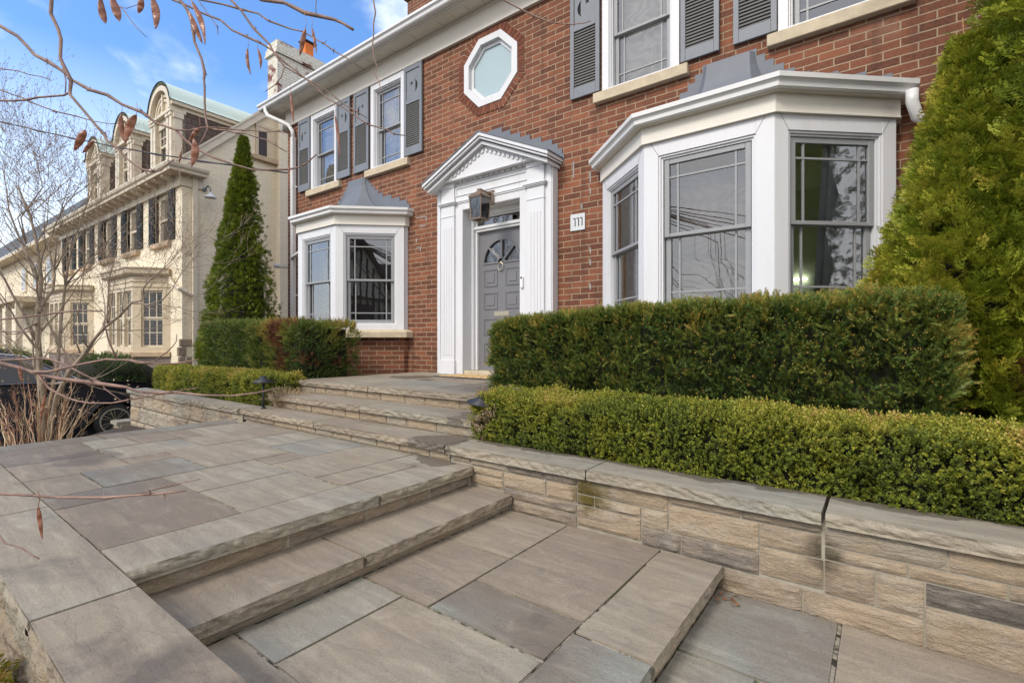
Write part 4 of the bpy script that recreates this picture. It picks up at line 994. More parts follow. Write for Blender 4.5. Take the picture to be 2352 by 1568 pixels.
m = MB(); m.box(-5.58, -2.478, 2.548, 5.2, -1.6, ZC - .053); m.box(-5.53, -2.478, 2.843, 5.2, -1.5, -.653); m.box(-5.60, -2.478, 3.213, 5.23, -1.4, -.5185)
m.build('step_core', MORTAR, ps)
m = MB()
for (a, b, c_, d, t_) in ((-5.70, -5.1, 3.48, 5.3, .4), (-5.1, -4.5, 3.48, 4.25, .55), (-5.1, -4.3, 4.25, 5.3, .28), (-4.5, -3.6, 3.48, 4.05, .75), (-4.3, -3.6, 4.05, 4.62, .2), (-4.3, -3.3, 4.62, 5.3, .5), (-3.6, -2.5, 3.48, 4.3, .95), (-3.6, -2.5, 4.3, 5.3, .4)):
    flag(m, a, b, c_, d, PORCH, tone=t_, rough='W' if a < -5.5 else '')
po = m.build('porch_paving', FLAG, recalc=False); tag(po, kind='structure'); joint_sheet('joints', -5.69, -2.5, 3.45, 5.25, PORCH - .006, po)

# retaining wall to the right of the steps
rw = thing('retaining_wall', (0, 2.6, ZW), 'rock faced sandstone retaining wall with grey coping below the boxwood hedge', 'wall')
for (a, b, t_) in ((-2.48, -1.362, .6), (-1.356, -.212, .58), (-.198, 1.0, .5), (1.01, 2.3, .4), (2.31, 3.6, .5)):
    m = MB(); flag(m, a, b, 2.50, 2.79, ZC, .058, tone=t_, rough='S', gap=.001); m.build('coping_slab', FLAG, rw, recalc=False)
BL = [(-2.45, -2.28, -.845, -.796, .85), (-2.27, -1.948, -.852, -.796, .9), (-1.948, -1.668, -.852, -.796, .25), (-1.668, -1.44, -.852, -.796, .3),
 (-2.27, -1.99, -.905, -.852, .75), (-2.27, -1.99, -.975, -.905, .6), (-1.99, -1.655, -.955, -.852, .7), (-1.655, -1.44, -.955, -.852, .6),
 (-1.44, -.895, -.892, -.796, .62), (-1.44, -1.325, -.955, -.892, .72), (-1.325, -1.043, -.955, -.892, .7), (-1.99, -1.44, -1.02, -.955, .28), (-1.92, -1.44, -1.095, -1.02, .32),
 (-1.44, -1.043, -1.08, -.955, .55), (-1.043, -.895, -.998, -.892, .75), (-1.043, -.83, -1.10, -.998, .15),
 (-.895, -.545, -.848, -.796, .35), (-.545, -.213, -.848, -.796, .3), (-.895, -.462, -.995, -.848, .72), (-.462, -.213, -.955, -.848, .5), (-.83, -.462, -1.10, -.995, .18), (-.462, -.206, -1.09, -.955, .5),
 (-.206, .202, -.892, -.796, .92), (.202, .75, -.892, -.796, .65), (-.206, .080, -.952, -.892, .58), (.080, .367, -.952, -.892, .55), (.367, .8, -.952, -.892, .4),
 (-.206, -.026, -1.102, -.952, .5), (-.026, .133, -1.102, -.952, .8), (.133, .8, -1.045, -.952, .1), (.133, .85, -1.23, -1.045, .55), (-.65, -.288, -1.23, -1.102, .45), (-.288, .133, -1.23, -1.102, .62)]
m = MB()
for (a, b, z0, z1, t_) in BL: block(m, a, b, z0, z1, 2.545, tone=t_)
ashlar_rows(m, .8, 3.6, 2.545, [(-1.23, -1.08), (-1.08, -.95), (-.95, -.796)])
m.build('stone_face', ASHLAR, rw, recalc=False)
m = MB(); m.box(-2.47, 3.6, 2.547, 2.78, -1.6, -.794); m.build('mortar_core', MORTAR, rw)
# drip stains: none built, they belong to the stone; planting beds
m = MB(); m.box(-2.46, 3.6, 2.785, F, -1.3, -.76); g = m.build('planting_bed', SOIL); tag(g, kind='structure')
# left planter wall
lw = thing('planter_wall', (-7.4, 2.5, -1.3), 'pale sandstone planter wall stretching away from the porch steps under the low hedge', 'wall')
for (a, b, t_) in ((-9.37, -8.2, .6), (-8.2, -6.9, .5), (-6.9, -5.622, .45)):
    m = MB(); flag(m, a, b, 2.485, 2.75, ZC, .055, tone=t_, rough='SW' if a < -9 else 'S'); m.build('coping_slab', FLAG, lw, recalc=False)
m = MB(); ashlar_rows(m, -9.32, -5.60, 2.53, [(-2.0, -1.72), (-1.72, -1.46), (-1.46, -1.22), (-1.22, -1.0), (-1.0, -.79)], -1, 'x', (.25, .5), .018, -.25)
ashlar_rows(m, 2.535, 4.4, -9.318, [(-2.0, -1.72), (-1.72, -1.46), (-1.46, -1.22), (-1.22, -1.0), (-1.0, -.79)], -1, 'y', (.25, .5), .018, -.25)
m.build('stone_face', ASHLAR, lw, recalc=False)
m = MB(); m.box(-9.316, -5.64, 2.540, 2.74, -2.1, -.792); m.box(-9.316, -9.1, 2.74, 4.4, -2.1, -.792); m.build('mortar_core', MORTAR, lw)
m = MB(); m.box(-9.1, -5.71, 2.74, F, -1.9, -.765); g = m.build('planting_bed', SOIL); tag(g, kind='structure')
pb = thing('stone_pier', (-9.6, 2.45, -2.0), 'short sandstone pier with a flat cap at the far end of the planter wall', 'pier')
m = MB(); flag(m, -9.66, -9.345, 2.36, 2.62, -1.235, .05, tone=.7, rough='SW'); m.build('cap', FLAG, pb, recalc=False)
m = MB(); ashlar_rows(m, -9.63, -9.35, 2.40, [(-2.1, -1.8), (-1.8, -1.5), (-1.5, -1.25)], -1, 'x', (.2, .4), .015, -.2); m.build('stone_face', ASHLAR, pb, recalc=False)
m = MB(); m.box(-9.62, -9.33, 2.402, 2.60, -2.1, -1.287); m.build('mortar_core', MORTAR, pb)

# path lights
def path_light(x, y, z, h, r, label, tilt):
    t_ = thing('path_light', (x, y, z), label, 'path light', 'hat shaped path lights')
    Tm = Matrix.Translation((x, y, z)) @ Matrix.Rotation(tilt, 4, 'Y')
    m = MB(Tm); m.lathe((0, 0, 0), [(.011, 0), (.011, h - .02)], 10); m.lathe((0, 0, 0), [(.03, .0), (.028, .012), (.012, .02)], 12); m.build('stem', BLACKM, t_, smooth=True)
    m = MB(Tm); m.lathe((0, 0, h), [(.004, .052), (.03, .045), (.036, .022), (r, -.012), (r - .002, -.018), (.03, -.004)], 28); m.build('hat', BLACKM, t_, smooth=True)
path_light(-5.42, 2.66, ZC, .305, .115, 'black hat shaped path light standing upright in the clump of dry grass', .0)
path_light(-2.47, 2.83, ZC + .0, .29, .115, 'black hat shaped path light tilted against the boxwood beside the steps', .18)
# ------------------------------------------------------------------ the cream neighbour
U = 1.2   # scale from my survey units of this lot to metres
NX, NY = -13.0 * U, 4.5 * U
NT_ = Matrix.Translation((NX, NY, 0)) @ Matrix.Rotation(.014, 4, 'Z') @ Matrix.Scale(U, 4) @ Matrix.Translation((13.0, -4.5, 0))
def NM(): return MB(NT_)
nh = thing('neighbour_house', (NX, NY, -1.4), 'cream painted brick house with green copper dormers and black shutters next door', 'house')
W5 = [-14.18, -16.28, -18.36, -20.48, -22.49]
m = NM(); wall_holes(m, -23.7, -13.0, -1.4, 3.7, [(c - .42, c + .42, 2.42, 3.62) for c in W5] + [(-16.4, -13.85, -.3, 1.6), (-22.6, -20.1, -.3, 1.6)], 4.5)
m.poly([(-13, 4.5, -1.4), (-13, 6.8, -1.4), (-13, 12, -1.4), (-13, 12, 4.0), (-13, 8.2, 7.68), (-13, 4.5, 4.15)])
m.poly([(-23.7, 4.5, -1.4), (-23.7, 12, -1.4), (-23.7, 12, 4), (-23.7, 4.5, 4)]); m.poly([(-23.7, 12, -1.4), (-13, 12, -1.4), (-13, 12, 4), (-23.7, 12, 4)])
m.box(-13.3, -12.8, 6.73, 8.05, -1.4, 6.6)
m.build('wall', BRICK_CREAM, nh, recalc=False)
m = NM(); m.box(-23.5, -13.1, 4.9, 11.8, 2.0, 2.1); m.box(-23.5, -13.1, 5.4, 5.5, -1.2, 3.9); m.build('interior', CURT_DK, nh)
m = NM(); m.box(-13.3, -12.8, 6.66, 8.05, 6.0, 8.0); m.box(-13.34, -12.76, 6.62, 8.09, 7.72, 7.84); m.box(-13.31, -12.79, 6.65, 8.06, 7.84, 8.02); m.box(-13.36, -12.74, 6.60, 8.11, 7.66, 7.70)
ch = m.build('chimney', BRICK_WHITE, nh)
m = NM(); m.box(-13.15, -12.95, 7.55, 7.8, 8.0, 8.45); m.build('flue_pot', ORANGE, ch)
m = NM(); m.box(-13.20, -12.90, 7.48, 7.88, 8.47, 8.50); m.lathe((-13.05, 7.0, 8.0), [(.12, 0), (.12, .10), (.10, .12), (.02, .12)], 16); m.build('flue_cap', BLACKM, ch)
# eaves: frieze, boxed soffit, crown, brackets, returns and rake board
m = NM(); m.box(-23.72, -12.98, 4.44, 4.5, 3.62, 3.86); m.box(-13.0, -12.96, 4.44, 4.95, 3.62, 3.86); m.build('frieze_board', TRIM2, nh)
m = NM(); m.box(-24.0, -12.72, 4.15, 4.93, 3.86, 3.89); m.build('soffit', TRIM, nh)
m = NM(); pr = [(0, 0), (.02, .0), (.03, .05), (.07, .08), (.09, .13), (.09, .16), (0, .16)]
m.sweep([(-24.05, 4.5, 3.87), (-24.05, 4.17, 3.87), (-12.74, 4.17, 3.87), (-12.74, 4.95, 3.87)], pr); m.box(-24.0, -12.76, 4.18, 4.93, 3.95, 4.02); m.build('crown_moulding', TRIM2, nh)
x = -13.3
while x > -23.6: m = NM(); m.prism([(4.19, 3.861), (4.44, 3.861), (4.44, 3.75), (4.26, 3.765), (4.19, 3.815)], x - .06, x + .06, 'x'); m.build('bracket', TRIM, nh); x -= .5
rk = lambda y: 4.424 + .951 * (y - 4.61)
m = NM(); m.prism([(4.30, 4.02), (4.30, rk(4.30)), (8.25, rk(8.25)), (8.25, rk(8.25) - .22), (4.46, 4.02)], -13.02, -12.90, 'x'); m.prism([(4.30, rk(4.3) - .05), (4.30, rk(4.30) + .006), (8.25, rk(8.25) + .006), (8.25, rk(8.25) - .05)], -12.9, -12.87, 'x'); m.build('rake_board', TRIM2, nh)
m = NM(); m.poly([(-23.95, 4.15, 3.99), (-12.885, 4.15, 3.99), (-12.885, 8.25, 7.885), (-20.5, 8.25, 7.885)]); m.poly([(-23.95, 4.15, 3.99), (-20.5, 8.25, 7.885), (-20.5, 12, 4.4), (-23.95, 12, 4.03)]); m.poly([(-12.885, 12.3, 4.0), (-12.885, 8.25, 7.885), (-20.5, 8.25, 7.885), (-23.95, 12.3, 4.0)])
m.build('roof', TANSH, nh, recalc=False)
# dormers
def dormer(cx_):
    W_, y0 = .665, 4.40; zs, zb = 5.36, 4.08
    m = NM(); m.box(cx_ - W_, cx_ - .34, y0, y0 + .25, zb, zs); m.box(cx_ + .34, cx_ + W_, y0, y0 + .25, zb, zs); m.box(cx_ - .34, cx_ + .34, y0 + .02, y0 + .25, zb, 4.32); m.box(cx_ - .34, cx_ + .34, y0 + .02, y0 + .25, 5.14, zs)
    for s in (-1, 1):
        for q in (.40, .585): m.box(cx_ + s * q - .065, cx_ + s * q + .065, y0 - .045, y0 + .002, zb, zs - .08); m.box(cx_ + s * q - .08, cx_ + s * q + .08, y0 - .065, y0 + .002, zs - .08, zs)
    m.box(cx_ - W_ - .03, cx_ + W_ + .03, y0 - .08, y0 + .25, zs, zs + .07); m.box(cx_ - W_ - .05, cx_ + W_ + .05, y0 - .08, y0 + .25, zb - .04, zb + .02)
    # rounded gable face with stepped arch rings
    n = 24
    def arc(r): return [(cx_ + r * math.cos(math.pi * k / n), zs + .07 + r * math.sin(math.pi * k / n)) for k in range(n + 1)]
    m.prism(arc(.60), y0 + .04, y0 + .2, 'y')
    for r0, r1, yy in ((.56, .67, y0 - .09), (.44, .50, y0 - .0), (.34, .40, y0 + .01)):
        a_, b_ = arc(r0), arc(r1)
        for k in range(n): m.prism([a_[k], b_[k], b_[k + 1], a_[k + 1]], yy, y0 + .2, 'y')
    m.box(cx_ - .035, cx_ + .035, y0 - .02, y0 + .1, zs + .2, zs + .66)
    d = m.build('dormer', TRIM2, nh)
    for s in (-1, 1): m = NM(); m.box(*sorted((cx_ + s * (W_ - .04), cx_ + s * W_)), y0 + .16, 6.6, zb, zs + .09); m.build('dormer_cheek', SHINGLE, d)
    for s in (-1, 1):
        m = NM(); m.box(*sorted((cx_ + s * .55, cx_ + s * (W_ + .03))), y0 + .0, y0 + .17, zb, zs - .09)
        m.box(*sorted((cx_ + s * (W_ - .02), cx_ + s * (W_ + .03))), y0 + .17, 6.4, zs + .07, zs + .15); m.box(*sorted((cx_ + s * (W_ - .02), cx_ + s * (W_ + .10))), y0 - .06, 6.4, zs + .15, zs + .24)
        m.box(*sorted((cx_ + s * (W_ - .12), cx_ + s * (W_ + .06))), y0 - .02, y0 + .19, zs - .14, zs - .02); m.build('dormer_cornice', TRIM2, d)
    m = NM(); R0 = .69
    prf = [(-.80, .23), (-.74, .24)] + [(-R0 * math.cos(math.pi * k / n), .14 + (R0 + .0) * math.sin(math.pi * k / n)) for k in range(2, n - 1)] + [(.74, .24), (.80, .23)]
    kk = m._add([(cx_ + p[0], y0 - .10, zs + p[1]) for p in prf] + [(cx_ + p[0], 6.7, zs + p[1] - .0) for p in prf]); q = len(prf)
    for i in range(q - 1): m.face([kk + i, kk + i + 1, kk + q + i + 1, kk + q + i])
    m.build('copper_roof', COPPER, d, recalc=False, smooth=True)
    m = NM(); m.tube([(cx_ + p[0], y0 - .10, zs + p[1]) for p in prf], .012, 5); m.build('roof_edge', NSHUT, d)
    m = NM(); m.poly([(cx_ - .34, y0 + .1, 4.32), (cx_ + .34, y0 + .1, 4.32), (cx_ + .34, y0 + .1, 5.14), (cx_ - .34, y0 + .1, 5.14)]); gp_ = m.build('pane', NGLASS, d, recalc=False)
    m = NM(); m.box(cx_ - .34, cx_ + .34, y0 + .05, y0 + .09, 4.70, 4.75); m.box(cx_ - .34, cx_ - .28, y0 + .05, y0 + .09, 4.32, 5.14); m.box(cx_ + .28, cx_ + .34, y0 + .05, y0 + .09, 4.32, 5.14)
    for x in (-.11, .11): m.box(cx_ + x - .01, cx_ + x + .01, y0 + .06, y0 + .085, 4.75, 5.14)
    m.box(cx_ - .28, cx_ + .28, y0 + .061, y0 + .084, 4.94, 4.96); m.build('sash', TRIM2, d)
for c in (-13.87, -16.52, -19.15): dormer(c)
# second floor windows and shutters
for c in W5:
    m = NM()
    m.box(c - .42, c - .30, 4.56, 4.7, 2.42, 3.62); m.box(c + .30, c + .42, 4.56, 4.7, 2.42, 3.62); m.box(c - .30, c + .30, 4.56, 4.7, 3.52, 3.62); m.box(c - .30, c + .30, 4.57, 4.69, 2.98, 3.03)
    wn = m.build('window', TRIM2, nh)
    m = NM(); m.poly([(c - .30, 4.66, 3.03), (c + .30, 4.66, 3.03), (c + .30, 4.66, 3.52), (c - .30, 4.66, 3.52)]); m.poly([(c - .30, 4.62, 2.42), (c + .30, 4.62, 2.42), (c + .30, 4.62, 2.98), (c - .30, 4.62, 2.98)]); m.build('pane', NGLASS, wn, recalc=False)
    m = NM(); m.box(c - .28, c + .28, 4.72, 4.73, 2.9, 3.52); m.build('curtain', CREAM, wn)
    m = NM(); m.box(c - .57, c + .57, 4.40, 4.52, 2.29, 2.42); m.build('sill', NSTONE, wn, bevel=.02)
    for s in (-1, 1):
        xa, xb = sorted((c + s * .44, c + s * .80)); m = NM(); m.box(xa, xb, 4.455, 4.498, 2.44, 3.66)
        sh = m.build('shutter', NSHUT, nh, bevel=.008); m = NM()
        for q0, q1 in ((2.50, 3.0), (3.08, 3.58)):
            for k in range(12):
                z = q0 + (q1 - q0) * k / 12; m.box(xa + .05, xb - .05, 4.443, 4.456, z, z + .026)
        m.build('louvre', NSHUT, sh)
# ground floor bays
def nbay(xr, w_):
    P = [(xr - w_ , 4.5), (xr - w_ + .5, 3.9), (xr - .53, 3.9), (xr, 4.5)]
    m = NM(); b = None
    faces = [(P[0], P[1]), (P[1], P[2]), (P[2], P[3])]
    T0_ = NT_
    m = MB()
    for A, B in faces:
        m.T = T0_ @ face_T(A, (B[0] - A[0], B[1] - A[1])); Lf = math.hypot(B[0] - A[0], B[1] - A[1]); n = 3 if Lf > 1.2 else 1; e = .12 if n > 1 else .17
        m.box(0, Lf, -.1, 0, 1.22, 1.60); m.box(0, Lf, -.1, 0, -.35, -.13); m.box(0, e, -.1, -.0005, -.13, 1.22); m.box(Lf - e, Lf, -.1, -.0005, -.13, 1.22)
        for k in range(1, n): x = e + (Lf - 2 * e) * k / n; m.box(x - .07, x + .07, -.1, -.001, -.13, 1.22)
        for z in (1.30, 1.42): m.box(-.01, Lf + .01, 0, .02, z, z + .012)
    b = m.build('bay_window', TRIM, nh)
    s_ = MB(); g_ = MB(); c_ = MB()
    for A, B in faces:
        T = T0_ @ face_T(A, (B[0] - A[0], B[1] - A[1])); Lf = math.hypot(B[0] - A[0], B[1] - A[1]); n = 3 if Lf > 1.2 else 1; e = .12 if n > 1 else .17
        s_.T = g_.T = c_.T = T
        for k in range(n):
            a0 = e + (Lf - 2 * e) * k / n + (.07 if k else 0); a1 = e + (Lf - 2 * e) * (k + 1) / n - (.07 if k < n - 1 else 0)
            for z0, z1, dd in ((-.13, .55, -.07), (.55, 1.22, -.05)):
                s_.box(a0, a0 + .035, dd - .03, dd, z0, z1); s_.box(a1 - .035, a1, dd - .03, dd, z0, z1); s_.box(a0, a1, dd - .03, dd - .001, z0, z0 + .04); s_.box(a0, a1, dd - .03, dd - .001, z1 - .04, z1)
                for q in (1, 2): x = a0 + (a1 - a0) * q / 3; s_.box(x - .009, x + .009, dd - .02, dd - .005, z0, z1)
                s_.box(a0, a1, dd - .021, dd - .004, (z0 + z1) / 2 - .009, (z0 + z1) / 2 + .009)
                g_.poly([(a0, dd - .015, z0), (a1, dd - .015, z0), (a1, dd - .015, z1), (a0, dd - .015, z1)])
            for q in range(16): z = -.1 + q * .082; c_.box(a0, a1, -.16, -.13, z, z + .02)
    s_.build('sash', TRIM2, b); g_.build('pane', NGLASS, b, recalc=False); c_.build('blind', TRIM2, b)
    pth = [(P[0][0] - .0, 4.5, 1.57), (P[1][0], 3.9, 1.57), (P[2][0], 3.9, 1.57), (P[3][0], 4.5, 1.57)]
    m = NM(); m.sweep(pth, [(-.05, 0), (.08, 0), (.13, .04), (.14, .13), (.17, .16), (.17, .18), (-.05, .18)]); m.prism([(p[0], p[1]) for p in P], 1.70, 1.76); m.build('bay_cornice', TRIM, b)
    m = NM(); m.sweep([(p[0], p[1], -.36) for p in P], [(-.05, 0), (.06, 0), (.06, .10), (-.05, .14)]); m.build('bay_sill', NSTONE, b)
    m = NM(); m.prism([(p[0], p[1]) for p in P], -1.4, -.34); m.build('bay_base', NBASE, b)
NBASE = brick_mat('rough_grey_foundation', (.14, .11, .10), (.26, .215, .19), (.18, .15, .12), bw=.5, rh=.2, ms=.02, var=.4)
nbay(-13.67, 2.9); nbay(-19.75, 2.9)
m = NM()
for (y0, y1, z0, z1) in ((4.44, 4.72, -.12, .06), (4.40, 4.58, -.34, -.13), (4.6, 4.95, -.62, -.36), (4.42, 4.56, -.60, -.35)):
    m.tone = random.random(); m.box(-13.04, -12.975, y0, y1, z0, z1)
m.box(-13.03, -12.98, 4.44, 5.3, -1.4, -.63); m.build('corner_stones', simple('field_stone', (.30, .24, .18), .9, .35, 3, bump=.6, bscale=20), nh, bevel=.02)
m = NM(); m.box(-12.99, -12.92, 4.70, 4.80, -1.2, 3.86); m.tube([(-13.5, 4.44, 1.5), (-13.35, 4.38, 1.38), (-12.98, 4.44, 1.22), (-12.94, 4.72, 1.08)], .045, 8); m.build('downspout', TRIM2, nh)
# side window in the gable
m = NM(); X = -12.99
m.box(X - .02, X + .04, 6.18, 6.225, 4.84, 5.60); m.box(X - .02, X + .04, 6.56, 6.66, 4.84, 5.60); m.box(X - .02, X + .045, 6.17, 6.67, 5.60, 5.67); m.box(X - .02, X + .03, 6.225, 6.25, 4.84, 5.60); m.box(X - .02, X + .03, 6.47, 6.56, 4.84, 5.60); m.box(X - .02, X + .031, 6.25, 6.47, 5.5, 5.60)
gw = m.build('gable_window', TRIM, nh); m = NM(); m.box(X, X + .012, 6.25, 6.47, 4.84, 5.50); m.build('pane', simple('dark_reflecting_glass', (.045, .03, .032), .35, .3, 6, spec=.3), gw)
m = NM(); m.box(X - .02, X + .11, 6.08, 6.74, 4.72, 4.84); m.build('sill', NSTONE, gw, bevel=.01)
# barn lamp on the side wall
bl = thing('barn_wall_lamp', (NX, 4.95 * U, 3.9), 'small gooseneck lamp with a white bell shade high on the cream side wall', 'wall lamp')
m = NM(); m.lathe((-12.98, 4.96, 3.63), [(.045, 0), (.05, .02), (.03, .06)], 12, 'x'); m.tube([(-12.96, 4.96, 3.63), (-12.82, 4.98, 3.70), (-12.74, 5.0, 3.62), (-12.74, 5.0, 3.52)], .018, 8); m.build('arm', simple('galvanised_steel', (.2, .24, .24), .5, .2, 20, metal=.6), bl, smooth=True)
m = NM(); m.lathe((-12.74, 5.0, 3.40), [(.13, 0), (.11, .04), (.05, .08), (.03, .14)], 16); m.build('shade', WHITE, bl, smooth=True)
# next house along
fh = thing('distant_house', (-36, 5.4, -1.4), 'farther cream house with a slate roof seen at the left edge past the neighbour', 'house')
m = NM(); m.box(-60, -25.2, 4.9, 11, -1.4, 3.9); m.build('wall', BRICK_CREAM, fh)
m = NM(); m.box(-60.3, -24.8, 4.4, 11.3, 3.9, 4.05); m.build('eave', TRIM, fh)
m = NM(); m.poly([(-60.3, 4.4, 4.06), (-24.8, 4.4, 4.06), (-26.5, 6.2, 6.35), (-58, 6.2, 6.35)]); m.poly([(-24.8, 4.4, 4.06), (-24.8, 11.3, 4.06), (-26.5, 6.2, 6.35)]); m.poly([(-60.3, 4.4, 4.06), (-60.3, 11.3, 4.06), (-58, 6.2, 6.35)]); m.build('roof', GREYSH, fh, recalc=False)
m = NM(); m.box(-33, -26.5, 3.7, 4.9, 1.55, 1.75); m.build('porch_roof', TRIM, fh)
for x in (-26.7, -28.7, -30.7, -32.8):
    m = NM(); m.box(x - .09, x + .09, 3.78, 3.96, -1.2, 1.55); m.build('porch_post', TRIM2, fh)
for x in (-27.2, -29.6, -32.0):
    m = NM(); m.box(x - .45, x + .45, 4.84, 4.89, 2.3, 3.5); w_ = m.build('window', TRIM2, fh)
    m = NM(); m.poly([(x - .36, 4.835, 2.4), (x + .36, 4.835, 2.4), (x + .36, 4.835, 3.4), (x - .36, 4.835, 3.4)]); m.build('pane', simple('dim_window', (.06, .06, .07), .1, .2, 3, spec=.8), w_, recalc=False)

# overhead cable from the street to the corner of the brick house
ow = MB(); A, B = Vector((-9.72, 5.32, 3.45)), at(-30, 272, 13.0)
pts = [A.lerp(B, k / 24) - Vector((0, 0, .12 * math.sin(math.pi * k / 24))) for k in range(25)]
ow.tube(pts, .013, 6); ow.tube([p + Vector((0, 0, .022 * math.sin(i * 1.9))) + Vector((.012, 0, -.01)) for i, p in enumerate(pts)], .011, 6)
o = ow.build('overhead_cable', BLACKM, smooth=True); tag(o, 'twisted black service cable stretched to the brick house corner', 'cable')

# ------------------------------------------------------------------ parked car
PAINT = NT('dark_blue_black_paint', (.030, .034, .050), .25, .55, .8); PAINT.b.inputs['Coat Weight'].default_value = 1.0; PAINT.b.inputs['Coat Roughness'].default_value = .03; PAINT = PAINT.m
CHROME = simple('chrome_trim', (.65, .66, .67), .15, .03, 5, metal=1.0)
TYRE = simple('tyre_rubber', (.02, .02, .02), .85, .2, 40)
RIM = simple('silver_alloy', (.50, .47, .38), .35, .1, 20, metal=.7)
CGLASS = simple('tinted_car_glass', (.02, .024, .03), .06, .1, 3, spec=.45)
BLK = simple('black_plastic', (.012, .012, .013), .6, .1)
wp = at(265, 966, 11.0)
ang = R(90)
gz = wp.z - .375
CT = Matrix.Translation((wp.x, wp.y, gz)) @ Matrix.Rotation(ang, 4, 'Z') @ Matrix.Scale(1.087, 4) @ Matrix.Translation((0, .90, 0)) # local: x forward, the camera's side is y = -.90
car = thing('parked_car', (wp.x, wp.y, gz), 'dark blue black sport utility car parked on the driveway behind the bare tree', 'car')
def CM(): return MB(CT)
Wd = .93
def arch(cx_, r, n=12): return [(cx_ + r * math.cos(math.pi * (1 - k / n)), .33 + r * math.sin(math.pi * (1 - k / n))) for k in range(n + 1)]
low = [(-3.95, .36), (-3.32, .32)] + arch(-2.85, .43) + [(-2.4, .30), (-.45, .30)] + arch(0, .43) + [(.46, .33), (.84, .40), (.92, .60)]
up = [(.92, .80), (.86, .98), (.72, 1.07), (.2, 1.15), (-.5, 1.20), (-1.5, 1.19), (-3.0, 1.21), (-3.95, 1.22), (-4.05, 1.0), (-4.05, .6)]
prof = low + up; m = CM(); n = len(prof); ny = [(-Wd + .03, .0), (-Wd, .0), (Wd, 0), (Wd - .03, 0)]
secs = []
for yy, f_ in ((-.80, .93), (-.90, .985), (-.93, 1.0), (.93, 1.0), (.90, .985), (.80, .93)):
    ring = [(x if f_ == 1 else x, yy, (z - (1 - f_) * .55 * max(0, z - .8) / .4)) for x, z in prof]; secs.append(m._add([(x * (1 - (1 - f_) * .12) if x > 0 else x, y_, z) for x, y_, z in ring]))
for a, b in zip(secs, secs[1:]):
    for i in range(n): j = (i + 1) % n; m.face([a + i, a + j, b + j, b + i])
m.face([secs[0] + i for i in range(n)][::-1]); m.face([secs[-1] + i for i in range(n)])
bd = m.build('body', PAINT, car, smooth=False, bevel=.012, seg=2)
m = CM(); gh0 = [(-.48, 1.18), (-1.30, 1.70), (-1.7, 1.77), (-2.9, 1.79), (-3.6, 1.72), (-3.98, 1.20)]
def tumble(p, s): x, z = p; f_ = 1 - .22 * max(0, z - 1.18) / .6; return (x, s * .88 * f_, z)
k1 = m._add([tumble(p, -1) for p in gh0]); k2 = m._add([tumble(p, 1) for p in gh0])
for i in range(5): m.face([k1 + i, k1 + i + 1, k2 + i + 1, k2 + i])
m.face([k1 + i for i in range(6)]); m.face([k2 + i for i in range(6)]); m.build('cabin', PAINT, car, bevel=.03, seg=2)
for s in (-1, 1):
    for q in ([(-.78, 1.215), (-1.40, 1.64), (-1.86, 1.70), (-1.86, 1.215)], [(-1.96, 1.215), (-1.96, 1.70), (-2.86, 1.715), (-2.86, 1.215)], [(-2.95, 1.215), (-2.95, 1.71), (-3.5, 1.66), (-3.72, 1.215)]):
        m = CM(); m.poly([(tumble(p, s)[0], tumble(p, s)[1] + s * .012, tumble(p, s)[2]) for p in q]); m.build('side_window', CGLASS, car, recalc=False)
    m = CM(); m.tube([(-.60, s * .905, 1.20), (-3.8, s * .905, 1.205)], .011, 6); m.tube([tumble((-.52, 1.20), s * 1.02), tumble((-1.33, 1.705), s * 1.02), tumble((-1.72, 1.755), s * 1.02), tumble((-3.5, 1.735), s * 1.02)], .013, 6); m.build('chrome_trim', CHROME, car, smooth=True)
m = CM(); m.poly([(-.56, -.76, 1.24), (-1.28, -.64, 1.69), (-1.28, .64, 1.69), (-.56, .76, 1.24)]); o = m.build('windscreen', CGLASS, car, recalc=False); o.location = o.location + Vector((.012 * math.cos(ang), .012 * math.sin(ang), .012))
m = CM(); m.tube([(-1.75, -.60, 1.80), (-1.85, -.60, 1.85), (-3.3, -.60, 1.84), (-3.45, -.60, 1.78)], .016, 6); m.tube([(-1.75, .60, 1.80), (-1.85, .60, 1.85), (-3.3, .60, 1.84), (-3.45, .60, 1.78)], .016, 6); m.build('roof_rail', CHROME, car, smooth=True)
m = CM(); m.box(-1.15, -.92, -1.10, -.93, 1.16, 1.31); m.box(-1.15, -.92, .93, 1.10, 1.16, 1.31); m.build('wing_mirror', PAINT, car, bevel=.03)
for x0, x1 in ((-.62, -1.9), (-1.92, -2.95)):
    m = CM(); m.box(x1, x0, -.936, -.932, .42, .424); m.box(x0 - .004, x0, -.936, -.932, .42, 1.17); m.build('door_seam', BLK, car)
m = CM(); m.box(.5, .93, -.86, -.62, .78, .94); m.box(.5, .93, .62, .86, .78, .94); m.build('headlight', CHROME, car, bevel=.03)
m = CM(); m.box(-3.3, -.45, -.945, -.90, .28, .38); m.build('sill_cladding', BLK, car, bevel=.01)
